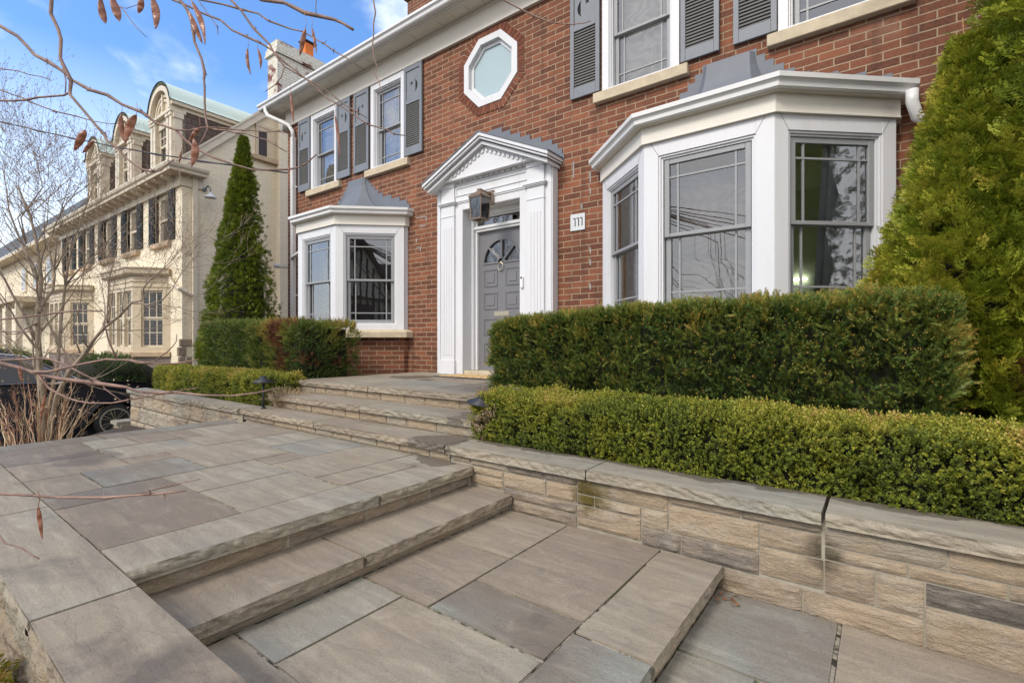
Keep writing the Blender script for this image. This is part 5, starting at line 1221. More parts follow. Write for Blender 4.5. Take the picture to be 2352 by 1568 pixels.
for wx in (0, -2.85):
    for s in (-1, 1):
        m = CM(); pr_ = [(.20, -.10), (.30, -.115), (.335, -.09), (.345, -.05), (.345, .05), (.335, .09), (.30, .115), (.20, .10)]
        m.lathe((wx, s * .80, .345), [(r, h) for r, h in pr_], 36, 'y'); wh = m.build('wheel', TYRE, car, smooth=True)
        m = CM(); yf_ = s * .80 + s * .105
        m.lathe((wx, yf_, .345), [(.245, -.02 * s), (.262, 0), (.262, .012 * s), (.235, .014 * s), (.232, -.05 * s)], 36, 'y'); m.lathe((wx, yf_, .345), [(.001, .015 * s), (.045, .012 * s), (.05, -.03 * s)], 16, 'y')
        for k in range(7):
            a = 2 * math.pi * k / 7; ca, sa = math.cos(a), math.sin(a)
            for off in (-.024, .024):
                P_ = [(wx + ca * r - sa * (off * q_ + w_), yf_ + s * (.004 if r < .1 else .008), .345 + sa * r + ca * (off * q_ + w_)) for r, q_, w_ in ((.04, .5, -.009), (.24, 1.3, -.011), (.24, 1.3, .011), (.04, .5, .009))]
                m.poly(P_); m.poly([(p[0], p[1], p[2]) for p in P_][::-1])
        m.build('rim', RIM, wh, recalc=False)
        m = CM(); m.lathe((wx, s * .70, .345), [(.2, 0), (.2, .02)], 20, 'y'); m.build('brake_disc', BLK, wh)
# ------------------------------------------------------------------ foliage generators
def unit(a): return a / (np.linalg.norm(a, axis=1, keepdims=True) + 1e-9)
def vnoise(P, f, seed=0):
    return np.array([noise.noise((p[0] * f + seed, p[1] * f, p[2] * f)) for p in P])
def frames(D, up=None):
    r = rng.normal(size=D.shape) if up is None else up + .0 * D
    S = unit(np.cross(D, r)); return S, unit(np.cross(S, D))
def tris(base, d, side, ln, wd):
    """needles: triangles"""
    n = len(base); V = np.empty((n, 3, 3)); V[:, 0] = base - side * wd[:, None]; V[:, 1] = base + side * wd[:, None]; V[:, 2] = base + d * ln[:, None]; return V
def quads(base, d, side, nrm, ln, wd, fold=.15):
    n = len(base); V = np.empty((n, 4, 3)); mid = base + d * (ln * .5)[:, None]
    V[:, 0] = base; V[:, 1] = mid + side * wd[:, None] + nrm * (wd * fold)[:, None]; V[:, 2] = base + d * ln[:, None]; V[:, 3] = mid - side * wd[:, None] + nrm * (wd * fold)[:, None]; return V
def emit(name, V, mat, parent, tone):
    n, k = V.shape[0], V.shape[1]
    return from_arrays(name, V.reshape(-1, 3), np.arange(n * k).reshape(n, k), k, mat, parent, tone)

def yew_sprays(P, D, tone, L0=.07, nd=11, nl=.021, nw=.0021):
    n = len(P); L_ = L0 * rng.uniform(.6, 1.25, n); S, N = frames(D); out_, tn = [], []
    for k in range(nd):
        s = (k + .5) / nd
        for sg in (-1, 1):
            ang = R(58) * (1 - .35 * s); base = P + D * (L_ * s)[:, None]
            jit = rng.normal(scale=.22, size=(n, 3))
            d = unit(D * math.cos(ang) + S * sg * math.sin(ang) + N * .18 + jit); sd = unit(np.cross(d, N))
            out_.append(tris(base, d, sd, nl * (1 - .35 * s) * rng.uniform(.8, 1.2, n), np.full(n, nw))); tn.append(tone + .10 * s)
    # stem and bud tips
    out_.append(tris(P - D * .01, D, S, L_ * 1.02, np.full(n, .0014))); tn.append(tone - .05)
    return np.concatenate(out_), np.concatenate(tn)
def buds(P, D, tone, r=.006):
    n = len(P); V, T_ = [], []
    for k in range(5):
        d = unit(D * .5 + rng.normal(scale=.7, size=(n, 3))); S, N = frames(d)
        V.append(quads(P + d * .004, d, S, N, np.full(n, r * 2), np.full(n, r * .55))); T_.append(tone)
    return np.concatenate(V), np.concatenate(T_)
def box_sprays(P, D, tone, nl=9, ll=.015, lw=.0045, L0=.045):
    n = len(P); V, T_ = [], []; L_ = L0 * rng.uniform(.6, 1.3, n)
    S, N = frames(D)
    for k in range(nl):
        s = (k + 1) / nl; a = k * 2.4 + rng.uniform(0, .6, n); sp = R(62) - R(30) * s
        rad = S * np.cos(a)[:, None] + N * np.sin(a)[:, None]
        d = unit(D * math.cos(sp) + rad * math.sin(sp) + rng.normal(scale=.12, size=(n, 3))); sd = unit(np.cross(d, D + 1e-3)); nn = np.cross(sd, d)
        V.append(quads(P + D * (L_ * s)[:, None], d, sd, nn, ll * rng.uniform(.75, 1.2, n), lw * rng.uniform(.8, 1.2, n), .3)); T_.append(tone + .12 * (s - .4))
    return np.concatenate(V), np.concatenate(T_)
def thuja_sprays(P, D, tone, L0=.10, nb=6, width=.0028, plane=None):
    """flat fan: an axis with alternating branchlets, each with a few side scales"""
    n = len(P); V, T_ = [], []; L_ = L0 * rng.uniform(.6, 1.25, n); S, N = frames(D, plane)
    droop = rng.uniform(-.25, .12, n)
    def pt(s): return P + D * (L_ * s)[:, None] + N * (droop * L_ * s * s)[:, None]
    V.append(quads(P, D, S, N, L_, np.full(n, width * .8), 0)); T_.append(tone)
    for k in range(nb):
        s = .12 + .8 * (k / nb)
        for sg in (-1, 1):
            an = R(46) - R(14) * s; ln = L_ * (.62 * (1 - s) + .12) * rng.uniform(.75, 1.2, n)
            d = unit(D * math.cos(an) + S * sg * math.sin(an) + rng.normal(scale=.09, size=(n, 3))); b = pt(s); sd = unit(np.cross(d, N))
            V.append(quads(b, d, sd, N, ln, np.full(n, width), 0)); T_.append(tone + .08 * s)
            for q in (.35, .65):
                for s2 in (-1, 1):
                    d2 = unit(d * .78 + sd * s2 * .6 + rng.normal(scale=.08, size=(n, 3))); b2 = b + d * (ln * q)[:, None]; sd2 = unit(np.cross(d2, N))
                    V.append(quads(b2, d2, sd2, N, ln * .42 * (1.2 - q), np.full(n, width * .85), 0)); T_.append(tone + .10 * s + .06)
    return np.concatenate(V), np.concatenate(T_)

def hedge_points(n, x0, x1, y0, y1, z0, z1, faces, bulge=.03, f=3.5, rnd=.08, seed=0, endslope=0.0):
    """points on a clipped hedge's skin with outward normals; faces: weights of south, top, west, east, north"""
    dx, dy, dz = x1 - x0, y1 - y0, z1 - z0
    area = {'s': dx * dz, 't': dx * dy, 'w': dy * dz, 'e': dy * dz, 'n': dx * dz}
    tot = sum(area[q] for q in faces); P, N_ = [], []
    for q in faces:
        k = int(n * area[q] / tot); a, b = rng.uniform(0, 1, k), rng.uniform(0, 1, k)
        if q == 's': p = np.stack([x0 + dx * a, np.full(k, y0), z0 + dz * b], 1); nn = (0, -1, 0)
        if q == 'n': p = np.stack([x0 + dx * a, np.full(k, y1), z0 + dz * b], 1); nn = (0, 1, 0)
        if q == 't': p = np.stack([x0 + dx * a, y0 + dy * b, np.full(k, z1)], 1); nn = (0, 0, 1)
        if q == 'w': p = np.stack([np.full(k, x0), y0 + dy * a, z0 + dz * b], 1); nn = (-1, 0, 0)
        if q == 'e': p = np.stack([np.full(k, x1), y0 + dy * a, z0 + dz * b], 1); nn = (1, 0, 0)
        P.append(p); N_.append(np.tile(np.array(nn, float), (k, 1)))
    P, N_ = np.concatenate(P), np.concatenate(N_)
    # round the arrises
    c = np.clip(P, [x0 + rnd, y0 + rnd, z0], [x1 - rnd, y1 - rnd, z1 - rnd]); v = P - c; ln = np.linalg.norm(v, axis=1, keepdims=True)
    N2 = unit(v + 1e-6 * N_); m_ = ln[:, 0] > 1e-5
    P[m_] = c[m_] + N2[m_] * rnd; N_[m_] = N2[m_]
    nz_ = vnoise(P, f, seed) + .5 * vnoise(P, f * 2.7, seed + 9)
    P = P + N_ * (nz_ * bulge + .020 * vnoise(P, 11, seed + 17))[:, None]
    return P, N_, nz_
def core_box(x0, x1, y0, y1, z0, z1, parent, e=.05, mat=None, name='branches'):  # solid dark hull, not twigs; shade within the hedge painted in
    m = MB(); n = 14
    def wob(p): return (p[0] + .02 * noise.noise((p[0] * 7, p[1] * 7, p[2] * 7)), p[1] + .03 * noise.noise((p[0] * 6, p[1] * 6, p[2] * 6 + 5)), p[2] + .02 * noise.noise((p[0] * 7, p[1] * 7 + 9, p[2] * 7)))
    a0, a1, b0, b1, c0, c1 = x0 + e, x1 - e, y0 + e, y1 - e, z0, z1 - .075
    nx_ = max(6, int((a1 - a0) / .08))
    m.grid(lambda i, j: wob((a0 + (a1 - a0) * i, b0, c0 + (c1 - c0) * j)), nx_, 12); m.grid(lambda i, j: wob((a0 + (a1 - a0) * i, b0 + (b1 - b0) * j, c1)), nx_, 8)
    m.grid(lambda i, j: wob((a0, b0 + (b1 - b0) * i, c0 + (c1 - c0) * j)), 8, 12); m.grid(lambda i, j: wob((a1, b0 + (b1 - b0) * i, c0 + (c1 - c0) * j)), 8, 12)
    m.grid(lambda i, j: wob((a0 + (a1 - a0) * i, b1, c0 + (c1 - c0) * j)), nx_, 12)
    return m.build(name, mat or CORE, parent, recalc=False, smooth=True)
UP = np.array([0, 0, 1.0])

def yew_hedge(name, root_, lab, box_, n, faces, seed, tonefn, bud_f=.35, L0=.07, gaps=.28, patch=None, group=None, nw=.0021, nd=11, warp=None):
    t = thing(name, root_, lab, 'hedge', group)
    x0, x1, y0, y1, z0, z1 = box_
    P, N_, nz_ = hedge_points(n, x0, x1, y0, y1, z0, z1, faces, .045, 3.0, .09, seed)
    gap = vnoise(P, 7.0, seed + 30); hol = ~((gap > -gaps + .06) | (N_[:, 2] > .6)); P = P - N_ * (hol * .085)[:, None]
    P = P - N_ * rng.uniform(.0, .075, len(P))[:, None]
    hh = (P[:, 2] - z0) / (z1 - z0)
    if warp is not None: P[:, 2] -= warp(P[:, 0]) * hh
    D = unit(N_ * .75 + UP * .55 + rng.normal(scale=.38, size=P.shape))
    tone = tonefn(P, hh, nz_) + rng.normal(scale=.05, size=len(P))
    if patch is not None:
        pm = patch(P); V, T_ = yew_sprays(P[pm], D[pm], rng.uniform(.2, .8, pm.sum()), L0, nd, nw=nw); emit('scorched_foliage', V, BROWN, t, T_)
        P, D, N_, tone, hh = P[~pm], D[~pm], N_[~pm], tone[~pm], hh[~pm]
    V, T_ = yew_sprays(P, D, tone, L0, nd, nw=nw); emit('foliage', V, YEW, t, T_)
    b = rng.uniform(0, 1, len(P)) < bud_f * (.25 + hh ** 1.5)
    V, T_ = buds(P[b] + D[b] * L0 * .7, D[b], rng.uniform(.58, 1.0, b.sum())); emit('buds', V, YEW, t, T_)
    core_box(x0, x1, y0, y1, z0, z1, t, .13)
    m = MB()
    for k in range(max(3, int((x1 - x0) / .45))):
        x = x0 + .2 + .45 * k; m.tube([(x, (y0 + y1) / 2, z0 - .1), (x + .03, (y0 + y1) / 2, z0 + .3)], .02, 6)
    m.build('stems', BARKG, t)
    return t
def box_hedge(name, root_, lab, box_, n, faces, seed, parentgroup=None, ll=.015, brown_end=None, slope=0.0):
    t = thing(name, root_, lab, 'hedge', parentgroup)
    x0, x1, y0, y1, z0, z1 = box_
    P, N_, nz_ = hedge_points(n, x0, x1, y0, y1, z0, z1, faces, .035, 2.6, .10, seed)
    gap = vnoise(P, 9.0, seed + 30); hol = ~((gap > -.36) | (N_[:, 2] > .6)); P = P - N_ * (hol * .05)[:, None]
    P = P - N_ * rng.uniform(0, .05, len(P))[:, None]; hh = (P[:, 2] - z0) / (z1 - z0)
    D = unit(N_ * .7 + UP * .6 + rng.normal(scale=.35, size=P.shape))
    big = vnoise(P, 1.7, seed + 3); mid = vnoise(P, 6, seed + 4)
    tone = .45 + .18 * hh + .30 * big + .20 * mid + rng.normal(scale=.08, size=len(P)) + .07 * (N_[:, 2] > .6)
    if brown_end is not None:
        bm2 = brown_end(P)
        V, T_ = box_sprays(P[bm2], D[bm2], rng.uniform(.3, 1.0, bm2.sum()), ll=ll); emit('dry_leaves', V, STRAW, t, T_)
        keep2 = ~bm2 ; P, D, tone = P[keep2], D[keep2], tone[keep2]
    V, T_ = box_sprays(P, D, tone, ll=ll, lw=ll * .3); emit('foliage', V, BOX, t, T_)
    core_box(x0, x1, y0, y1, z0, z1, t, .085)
    return t
# right of the steps
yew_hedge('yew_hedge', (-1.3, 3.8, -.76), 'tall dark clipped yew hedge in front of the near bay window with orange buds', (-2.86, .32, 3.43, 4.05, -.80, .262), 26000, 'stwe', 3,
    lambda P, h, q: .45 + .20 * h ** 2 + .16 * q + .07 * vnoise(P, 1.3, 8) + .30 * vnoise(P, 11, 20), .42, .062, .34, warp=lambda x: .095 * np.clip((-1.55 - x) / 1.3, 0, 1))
box_hedge('boxwood_hedge', (.3, 3.0, -.76), 'low yellow green boxwood hedge along the coping in front of the tall yew', (-2.50, 3.1, 2.80, 3.28, -.78, -.395), 25000, 'stwe', 11,
    brown_end=lambda P: (P[:, 0] < -2.2) & (vnoise(P, 7, 77) > -.02 + .9 * (P[:, 0] + 2.5)))
# left of the steps
def lt(P, h, q): return .24 + .14 * h + .14 * q + .36 * np.clip((P[:, 0] + 7.35) * 2.2, 0, 1) * (.45 + .9 * vnoise(P, 2.2, 5)) 
yew_hedge('yew_hedge', (-8.0, 3.8, -.76), 'dark green squared yew hedge at the foot of the slender arborvitae', (-9.05, -7.35, 3.42, 4.15, -.80, .30), 6500, 'ste', 21,
    lambda P, h, q: .42 + .16 * h + .12 * q + .07 * vnoise(P, 2, 5), .15, .07, .34, nw=.0034, nd=8)
yew_hedge('yew_bush', (-6.6, 3.9, -.76), 'bushy yew with yellow tips and a rusty brown scorched patch before the far bay window', (-7.35, -5.86, 3.36, 4.22, -.80, .24), 6500, 'ste', 27,
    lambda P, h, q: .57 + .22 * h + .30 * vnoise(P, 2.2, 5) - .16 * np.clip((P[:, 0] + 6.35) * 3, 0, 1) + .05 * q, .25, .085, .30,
    patch=lambda P: ((np.abs(P[:, 0] + 6.52 + .3 * (P[:, 2] - .1)) < .15 + .16 * vnoise(P, 3, 1)) & (P[:, 2] > -.35 + .3 * vnoise(P, 4, 9))) | ((np.abs(P[:, 0] + 6.08 + .35 * P[:, 2]) < .10) & (P[:, 2] > -.35) & (vnoise(P, 5, 2) > 0)), nw=.0036, nd=8)
box_hedge('boxwood_hedge', (-7.2, 2.9, -.76), 'low boxwood hedge clipped flat on top of the pale planter wall', (-9.25, -5.62, 2.80, 3.28, -.79, -.415), 9500, 'stwe', 33, ll=.019)

def cone_tree(name, cx_, cy_, z0, H, Rm, n, mat, lab, seed, L0=.1, pw=.72, half=True, width=.0034, lean=(0, 0), tone0=.42, extra=None, nb=6, shoulder=.08, cap=1.0):
    t = thing(name, (cx_, cy_, z0), lab, 'tree')
    h = rng.uniform(0, 1, n) ** 1.15 * .995; a = rng.uniform(0, 2 * math.pi, n)
    if half: # leave thin what faces the house
        a = np.where(rng.uniform(0, 1, n) < .85, rng.uniform(math.pi * .82, math.pi * 2.18, n), a)
    prof = np.minimum(1, (h + .12) / (shoulder + .12)) ** .5 * np.minimum(1, (1 - h) / cap) ** pw
    dirn = np.stack([np.cos(a), np.sin(a), np.zeros(n)], 1)
    base = np.stack([np.cos(a) * 1.3 + seed, np.sin(a) * 1.3, h * H * 1.5], 1)
    nn = np.array([noise.noise(tuple(b * 1.6)) + .6 * noise.noise(tuple(b * 3.9)) for b in base])
    r = Rm * prof * (1 + .16 * nn) + .015
    P = np.stack([cx_ + lean[0] * h * H, cy_ + lean[1] * h * H, z0 + h * H], 1) + dirn * r[:, None]
    depth = rng.uniform(0, 1, n) ** 1.6; P = P - dirn * (depth * np.minimum(.16, r * .6))[:, None]
    tg = np.stack([-dirn[:, 1], dirn[:, 0], np.zeros(n)], 1); D = unit(dirn * .85 + UP * (.42 + .4 * h)[:, None] + tg * rng.normal(scale=.55, size=n)[:, None] + rng.normal(scale=.16, size=P.shape))
    tone = tone0 + .24 * nn + rng.normal(scale=.11, size=n)
    keep = vnoise(P, 5.5, seed + 4) > -.46
    P, D, tone, dirn = P[keep], D[keep], tone[keep], dirn[keep]
    if extra is not None: bm3 = extra(P)
    else: bm3 = np.zeros(len(P), bool)
    pl_ = unit(dirn * .55 + UP * .75 + rng.normal(scale=.42, size=P.shape))
    V, T_ = thuja_sprays(P[~bm3], D[~bm3], tone[~bm3], L0, nb, width, pl_[~bm3]); emit('foliage', V, mat, t, T_)
    if bm3.any(): V, T_ = thuja_sprays(P[bm3], D[bm3], rng.uniform(.2, .9, bm3.sum()), L0, nb, width, pl_[bm3]); emit('brown_inner_foliage', V, BROWN, t, T_)
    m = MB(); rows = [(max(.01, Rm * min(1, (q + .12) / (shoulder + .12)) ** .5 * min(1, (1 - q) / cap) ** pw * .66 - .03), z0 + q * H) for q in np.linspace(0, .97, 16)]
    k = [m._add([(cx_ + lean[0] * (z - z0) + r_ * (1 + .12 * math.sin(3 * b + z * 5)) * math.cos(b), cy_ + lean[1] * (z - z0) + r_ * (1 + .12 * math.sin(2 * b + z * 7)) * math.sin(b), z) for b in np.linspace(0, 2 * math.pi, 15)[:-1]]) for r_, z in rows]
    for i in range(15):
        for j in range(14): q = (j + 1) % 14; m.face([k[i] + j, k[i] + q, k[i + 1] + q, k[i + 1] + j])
    m.build('dark_inner_core', CORE, t, recalc=False, smooth=True)  # closed dark core; shade inside the crown is in its colour
    m = MB(); m.tube([(cx_, cy_, z0 - .5), (cx_, cy_, z0 + H * .4), (cx_ + lean[0] * H, cy_ + lean[1] * H, z0 + H * .98)], [.06, .04, .006], 7); m.build('trunk', BARKG, t)
    return t
cone_tree('arborvitae', -9.72, 4.40, -.78, 4.66, .80, 14000, GREENT, 'slender bright green arborvitae standing between the cream house and the far bay window', 4, .085, .88, width=.0050, nb=3, shoulder=.10, tone0=.48)
cone_tree('arborvitae', 0.49, 4.15, -.80, 2.62, .48, 11500, THUJA, 'broad feathery arborvitae with one thin leader against the brick at the near corner', 14, .125, 1.0, lean=(-.02, .0), tone0=.63, nb=5, cap=.58,
    extra=lambda P: (P[:, 2] < -.1) & (vnoise(P, 3, 5) > .22), shoulder=.20)
cone_tree('arborvitae', 1.20, 4.12, -.80, 6.2, .80, 16000, THUJA, 'tallest arborvitae, dark and dense, running off the top right edge of the photo', 24, .125, .40, lean=(.0, .02), tone0=.55, nb=5, shoulder=.3)
# thin leader of the broad one
ld = [o for o in bpy.data.objects if o.name == 'arborvitae.001'][0]
x0_, y0_ = .47 - .02 * 2.62, 4.15
m = MB(); m.tube([(x0_, y0_, 1.70), (x0_ - .02, y0_, 2.02)], [.007, .003], 6); m.build('leader', simple('orange_twig', (.42, .22, .10), .6), ld)
n = 60; zz = 1.98 - .42 * rng.uniform(0, 1, n) ** .6; P = np.stack([x0_ + .0 * zz + rng.normal(0, .02, n), np.full(n, y0_), zz], 1); D = unit(rng.normal(scale=.6, size=(n, 3)) + UP * .9)
V, T_ = thuja_sprays(P, D, rng.uniform(.5, .8, n), .085, 4, .0028, unit(rng.normal(size=(n, 3)))); emit('leader_foliage', V, THUJA, ld, T_)

def blob_bush(name, c, r, n, mat, lab, cat, seed, kind='yew', t0=.3, ll=.02, group=None):
    t = thing(name, (c[0], c[1], c[2] - r[2]), lab, cat, group)
    d = unit(rng.normal(size=(n, 3))); d[:, 2] = np.abs(d[:, 2]) * 1.0 - .35; d = unit(d)
    nn = np.array([noise.noise(tuple(q * 2.2 + seed)) for q in d]); P = np.array(c) + d * np.array(r) * (1 + .16 * nn)[:, None] * rng.uniform(.88, 1, n)[:, None]
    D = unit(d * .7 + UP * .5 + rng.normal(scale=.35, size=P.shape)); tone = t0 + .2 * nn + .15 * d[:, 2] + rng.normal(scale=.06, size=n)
    V, T_ = yew_sprays(P, D, tone, .10, 6, .035, .006) if kind == 'yew' else box_sprays(P, D, tone, ll=ll, lw=ll * .3); emit('foliage', V, mat, t, T_)
    m = MB(); m.lathe(c, [(.01, -r[2])] + [(r[0] * .84 * math.sin(math.pi * k / 8), -r[2] * .84 * math.cos(math.pi * k / 8)) for k in range(1, 8)] + [(.01, r[2] * .84)], 16); m.build('branches', CORE, t, smooth=True)  # solid dark core, the bush's inner shade painted in
    return t
b0 = at(250, 850, 13.0)
blob_bush('yew_shrub', (b0.x, b0.y, -.95), (1.25, .7, .62), 3000, YEW, 'wide dark rounded shrub below the neighbour near bay window', 'shrub', 41, t0=.28)
b0 = at(60, 815, 19.0); blob_bush('garden_shrub', (b0.x, b0.y, b0.z - .45), (1.0, .7, .5), 900, YEW, 'small rounded green shrub in front of the farther house beyond the bare tree', 'shrub', 43, t0=.45)
b0 = at(15, 800, 21.0); blob_bush('garden_shrub', (b0.x, b0.y, b0.z - .5), (1.1, .8, .6), 900, BOX, 'yellow green shrub at the left edge in front of the farther house', 'shrub', 44, t0=.5)
blob_bush('foreground_shrub', (-2.22, .03, -1.26), (.36, .27, .36), 1800, BOX, 'orange tipped low shrub in the corner below the wide coping slabs', 'shrub', 47, 'box', .72, .02)

# dry grass clump round the far path light
t = thing('dry_grass_clump', (-5.3, 2.86, ZC), 'tangle of dry straw coloured stems around the far path light', 'plant')
n = 900; a = rng.uniform(0, 2 * math.pi, n); rr = rng.uniform(0, .09, n); P = np.stack([-5.38 + rr * np.cos(a) * 1.6, 2.92 + rr * np.sin(a), np.full(n, -.76)], 1)
D = unit(np.stack([np.cos(a) * .6, np.sin(a) * .45, rng.uniform(.5, 1.6, n)], 1)); V, T_ = [], []; S, N_ = frames(D); L_ = rng.uniform(.12, .30, n)
p = P.copy(); d = D.copy()
for k in range(4):
    V.append(np.stack([p - S * .0022, p + S * .0022, p + d * (L_ / 4)[:, None] + S * .0018, p + d * (L_ / 4)[:, None] - S * .0018], 1)); T_.append(rng.uniform(.2, 1, n)); p = p + d * (L_ / 4)[:, None]; d = unit(d + rng.normal(scale=.28, size=d.shape) + np.array([0, 0, -.12]))
emit('stems', np.concatenate(V), STRAW, t, np.concatenate(T_))

# ------------------------------------------------------------------ bare trees
def twig_rec(mb, p, d, L_, r, depth, spread=.5, upb=.15, seg=4, tipfn=None, kink=.22, nbr=(2, 4)):
    pts = [p.copy()]; rad = [r]; q = p.copy(); dd = d.copy()
    for k in range(seg):
        dd = (dd + Vector((random.gauss(0, kink), random.gauss(0, kink), random.gauss(0, kink) + upb)) * .5).normalized(); q = q + dd * (L_ / seg); pts.append(q.copy()); rad.append(r * (1 - .5 * (k + 1) / seg))
    mb.tube(pts, rad, 5 if r > .006 else (4 if r > .003 else 3), caps=False)
    if depth <= 0:
        if tipfn: tipfn(q, dd)
        return
    for k in range(random.randint(*nbr)):
        i = random.randint(1, seg); b = pts[i]; base_d = (pts[i] - pts[i - 1]).normalized()
        v = Vector((random.gauss(0, 1), random.gauss(0, 1), random.gauss(0, 1))); v = (v - base_d * v.dot(base_d)).normalized()
        nd_ = (base_d + v * random.uniform(spread * .6, spread * 1.5)).normalized(); twig_rec(mb, b, nd_, L_ * random.uniform(.5, .78), max(.0013, rad[i] * .62), depth - 1, spread, upb, seg, tipfn, kink, nbr)
    twig_rec(mb, q, dd, L_ * .7, max(.0013, rad[-1]), depth - 1, spread, upb, seg, tipfn, kink, nbr)

bt = thing('bare_tree', tuple(at(100, 1010, 5.3)), 'leafless several stemmed small tree with grey bark behind the landing', 'tree')
bt.location.z = -1.75
LIMBS = [ # (u, v, depth) polylines with start and end radius
 ([(104, 1060, 5.3), (100, 1000, 5.3), (98, 930, 5.3), (92, 860, 5.3), (88, 790, 5.35), (86, 735, 5.35), (90, 690, 5.4), (95, 640, 5.4), (88, 590, 5.4), (82, 545, 5.4), (70, 500, 5.4), (42, 430, 5.5)], .052, .012),
 ([(112, 1060, 5.28), (116, 980, 5.28), (130, 910, 5.25), (160, 850, 5.2), (188, 820, 5.2), (215, 780, 5.1), (240, 752, 5.1), (275, 725, 5.0), (303, 694, 5.0), (326, 690, 5.0), (330, 660, 5.0), (347, 640, 4.9), (383, 610, 4.9), (420, 570, 4.9)], .036, .004),
 ([(104, 960, 5.3), (120, 900, 5.35), (134, 820, 5.4), (140, 740, 5.5), (150, 655, 5.5), (158, 600, 5.5), (175, 540, 5.5), (195, 480, 5.5), (218, 420, 5.5)], .03, .006),
 ([(90, 720, 5.35), (104, 690, 5.35), (122, 665, 5.4), (126, 630, 5.4), (118, 600, 5.4), (112, 560, 5.4), (125, 520, 5.4), (150, 470, 5.3), (180, 440, 5.3)], .022, .005),
 ([(86, 790, 5.35), (60, 730, 5.3), (30, 680, 5.2), (10, 640, 5.2), (-15, 600, 5.1), (-40, 560, 5.1)], .022, .006),
 ([(88, 640, 5.4), (70, 600, 5.5), (50, 560, 5.5), (34, 520, 5.6), (20, 480, 5.6), (14, 430, 5.6), (5, 380, 5.6)], .02, .005),
 ([(200, 805, 5.2), (225, 770, 5.3), (245, 735, 5.4), (248, 690, 5.4), (250, 640, 5.4), (262, 600, 5.4), (272, 550, 5.4)], .016, .004),
 ([(150, 655, 5.5), (180, 620, 5.4), (215, 590, 5.3), (245, 560, 5.3), (270, 520, 5.2)], .014, .004),
 ([(303, 694, 5.0), (340, 700, 5.0), (372, 690, 5.0), (395, 665, 5.0), (415, 630, 5.0), (446, 590, 5.0)], .013, .003),
 ([(110, 880, 5.3), (60, 840, 5.1), (20, 800, 5.0), (-20, 775, 5.0)], .016, .008)]
for _k in range(7):
    u0_, v0_ = random.choice([(92, 640), (150, 655), (126, 620), (215, 780), (88, 735), (188, 820), (60, 560)])
    LIMBS.append(([(u0_, v0_, 5.4), (u0_ + random.uniform(-25, 35), v0_ - 60, 5.4), (u0_ + random.uniform(-60, 80), v0_ - 130, 5.4), (u0_ + random.uniform(-90, 130), v0_ - 210, 5.3), (u0_ + random.uniform(-90, 150), v0_ - 270, 5.3)], .011, .0025))
mbt = MB(); mbu = MB()
def bud_tip(q, d):
    mbu.tube([q, q + d * .012], [.0045, .001], 4, caps=False)
for pts, r0, r1 in LIMBS:
    P = [at(*p) for p in pts]; n = len(P); rad = [r0 + (r1 - r0) * (i / (n - 1)) ** .8 for i in range(n)]; mbt.tube(P, [q_ * .78 for q_ in rad], 9)
    for i in range(3, n):
        for q in range(2 if i < n - 2 else 3):
            d = (P[i] - P[i - 1]).normalized(); v = Vector((random.gauss(0, 1), random.gauss(0, .7), random.gauss(.25, .8))).normalized()
            twig_rec(mbt, P[i - 1].lerp(P[i], random.random()), (d * .6 + v).normalized(), random.uniform(.28, .5), max(.0030, rad[i] * .42), 3, .62, .20, 3, bud_tip, .3, (1, 3))
mbt.build('trunk', BARKL, bt, smooth=True, recalc=False); o = mbu.build('twig_buds', TWIGR, bt, recalc=False)

sh = thing('twiggy_shrub', tuple(at(80, 1020, 4.9)), 'thicket of upright buff and red bare stems at the foot of the leafless tree', 'shrub'); sh.location.z = -1.7
ma, mb_ = MB(), MB()
for k in range(88):
    u0 = random.uniform(-30, 165); c0 = at(u0, 1060, random.uniform(4.75, 5.6)); lean = (u0 - 85) / 110
    u0 = 85 + (u0 - 85) * .75; c0 = at(u0, 1060, random.uniform(4.75, 5.6)); tu = u0 + lean * random.uniform(30, 120) + random.gauss(0, 18); tv = random.uniform(872, 965); tp = at(tu, tv, random.uniform(4.6, 5.6)); m_ = ma if random.random() < .62 else mb_
    n = 7; pts = [c0.lerp(tp, i / n) + Vector((random.gauss(0, .01), random.gauss(0, .01), 0)) + Vector((0, 0, .05 * math.sin(math.pi * i / n))) for i in range(n + 1)]; r0 = random.uniform(.0035, .0075)
    m_.tube(pts, [r0 * (1 - .5 * i / n) for i in range(n + 1)], 5, caps=False)
    for q in range(random.randint(1, 3)):
        i = random.randint(3, n); twig_rec(m_, pts[i], (pts[i] - pts[i - 1] + Vector((random.gauss(0, .05), random.gauss(0, .03), .03))).normalized(), random.uniform(.06, .16), .0022, 1, .8, .1, 3)
ma.build('buff_stems', TWIG, sh, recalc=False); mb_.build('red_stems', TWIGR, sh, recalc=False)
P = np.array([tuple(at(random.uniform(-20, 330), random.uniform(865, 960), random.uniform(4.6, 5.4))) for k in range(70)])
D = unit(rng.normal(size=P.shape)); S, N_ = frames(D); emit('dried_flower_heads', quads(P, D, S, N_, np.full(70, .028), np.full(70, .009)), STRAW, sh, rng.uniform(.5, 1, 70))

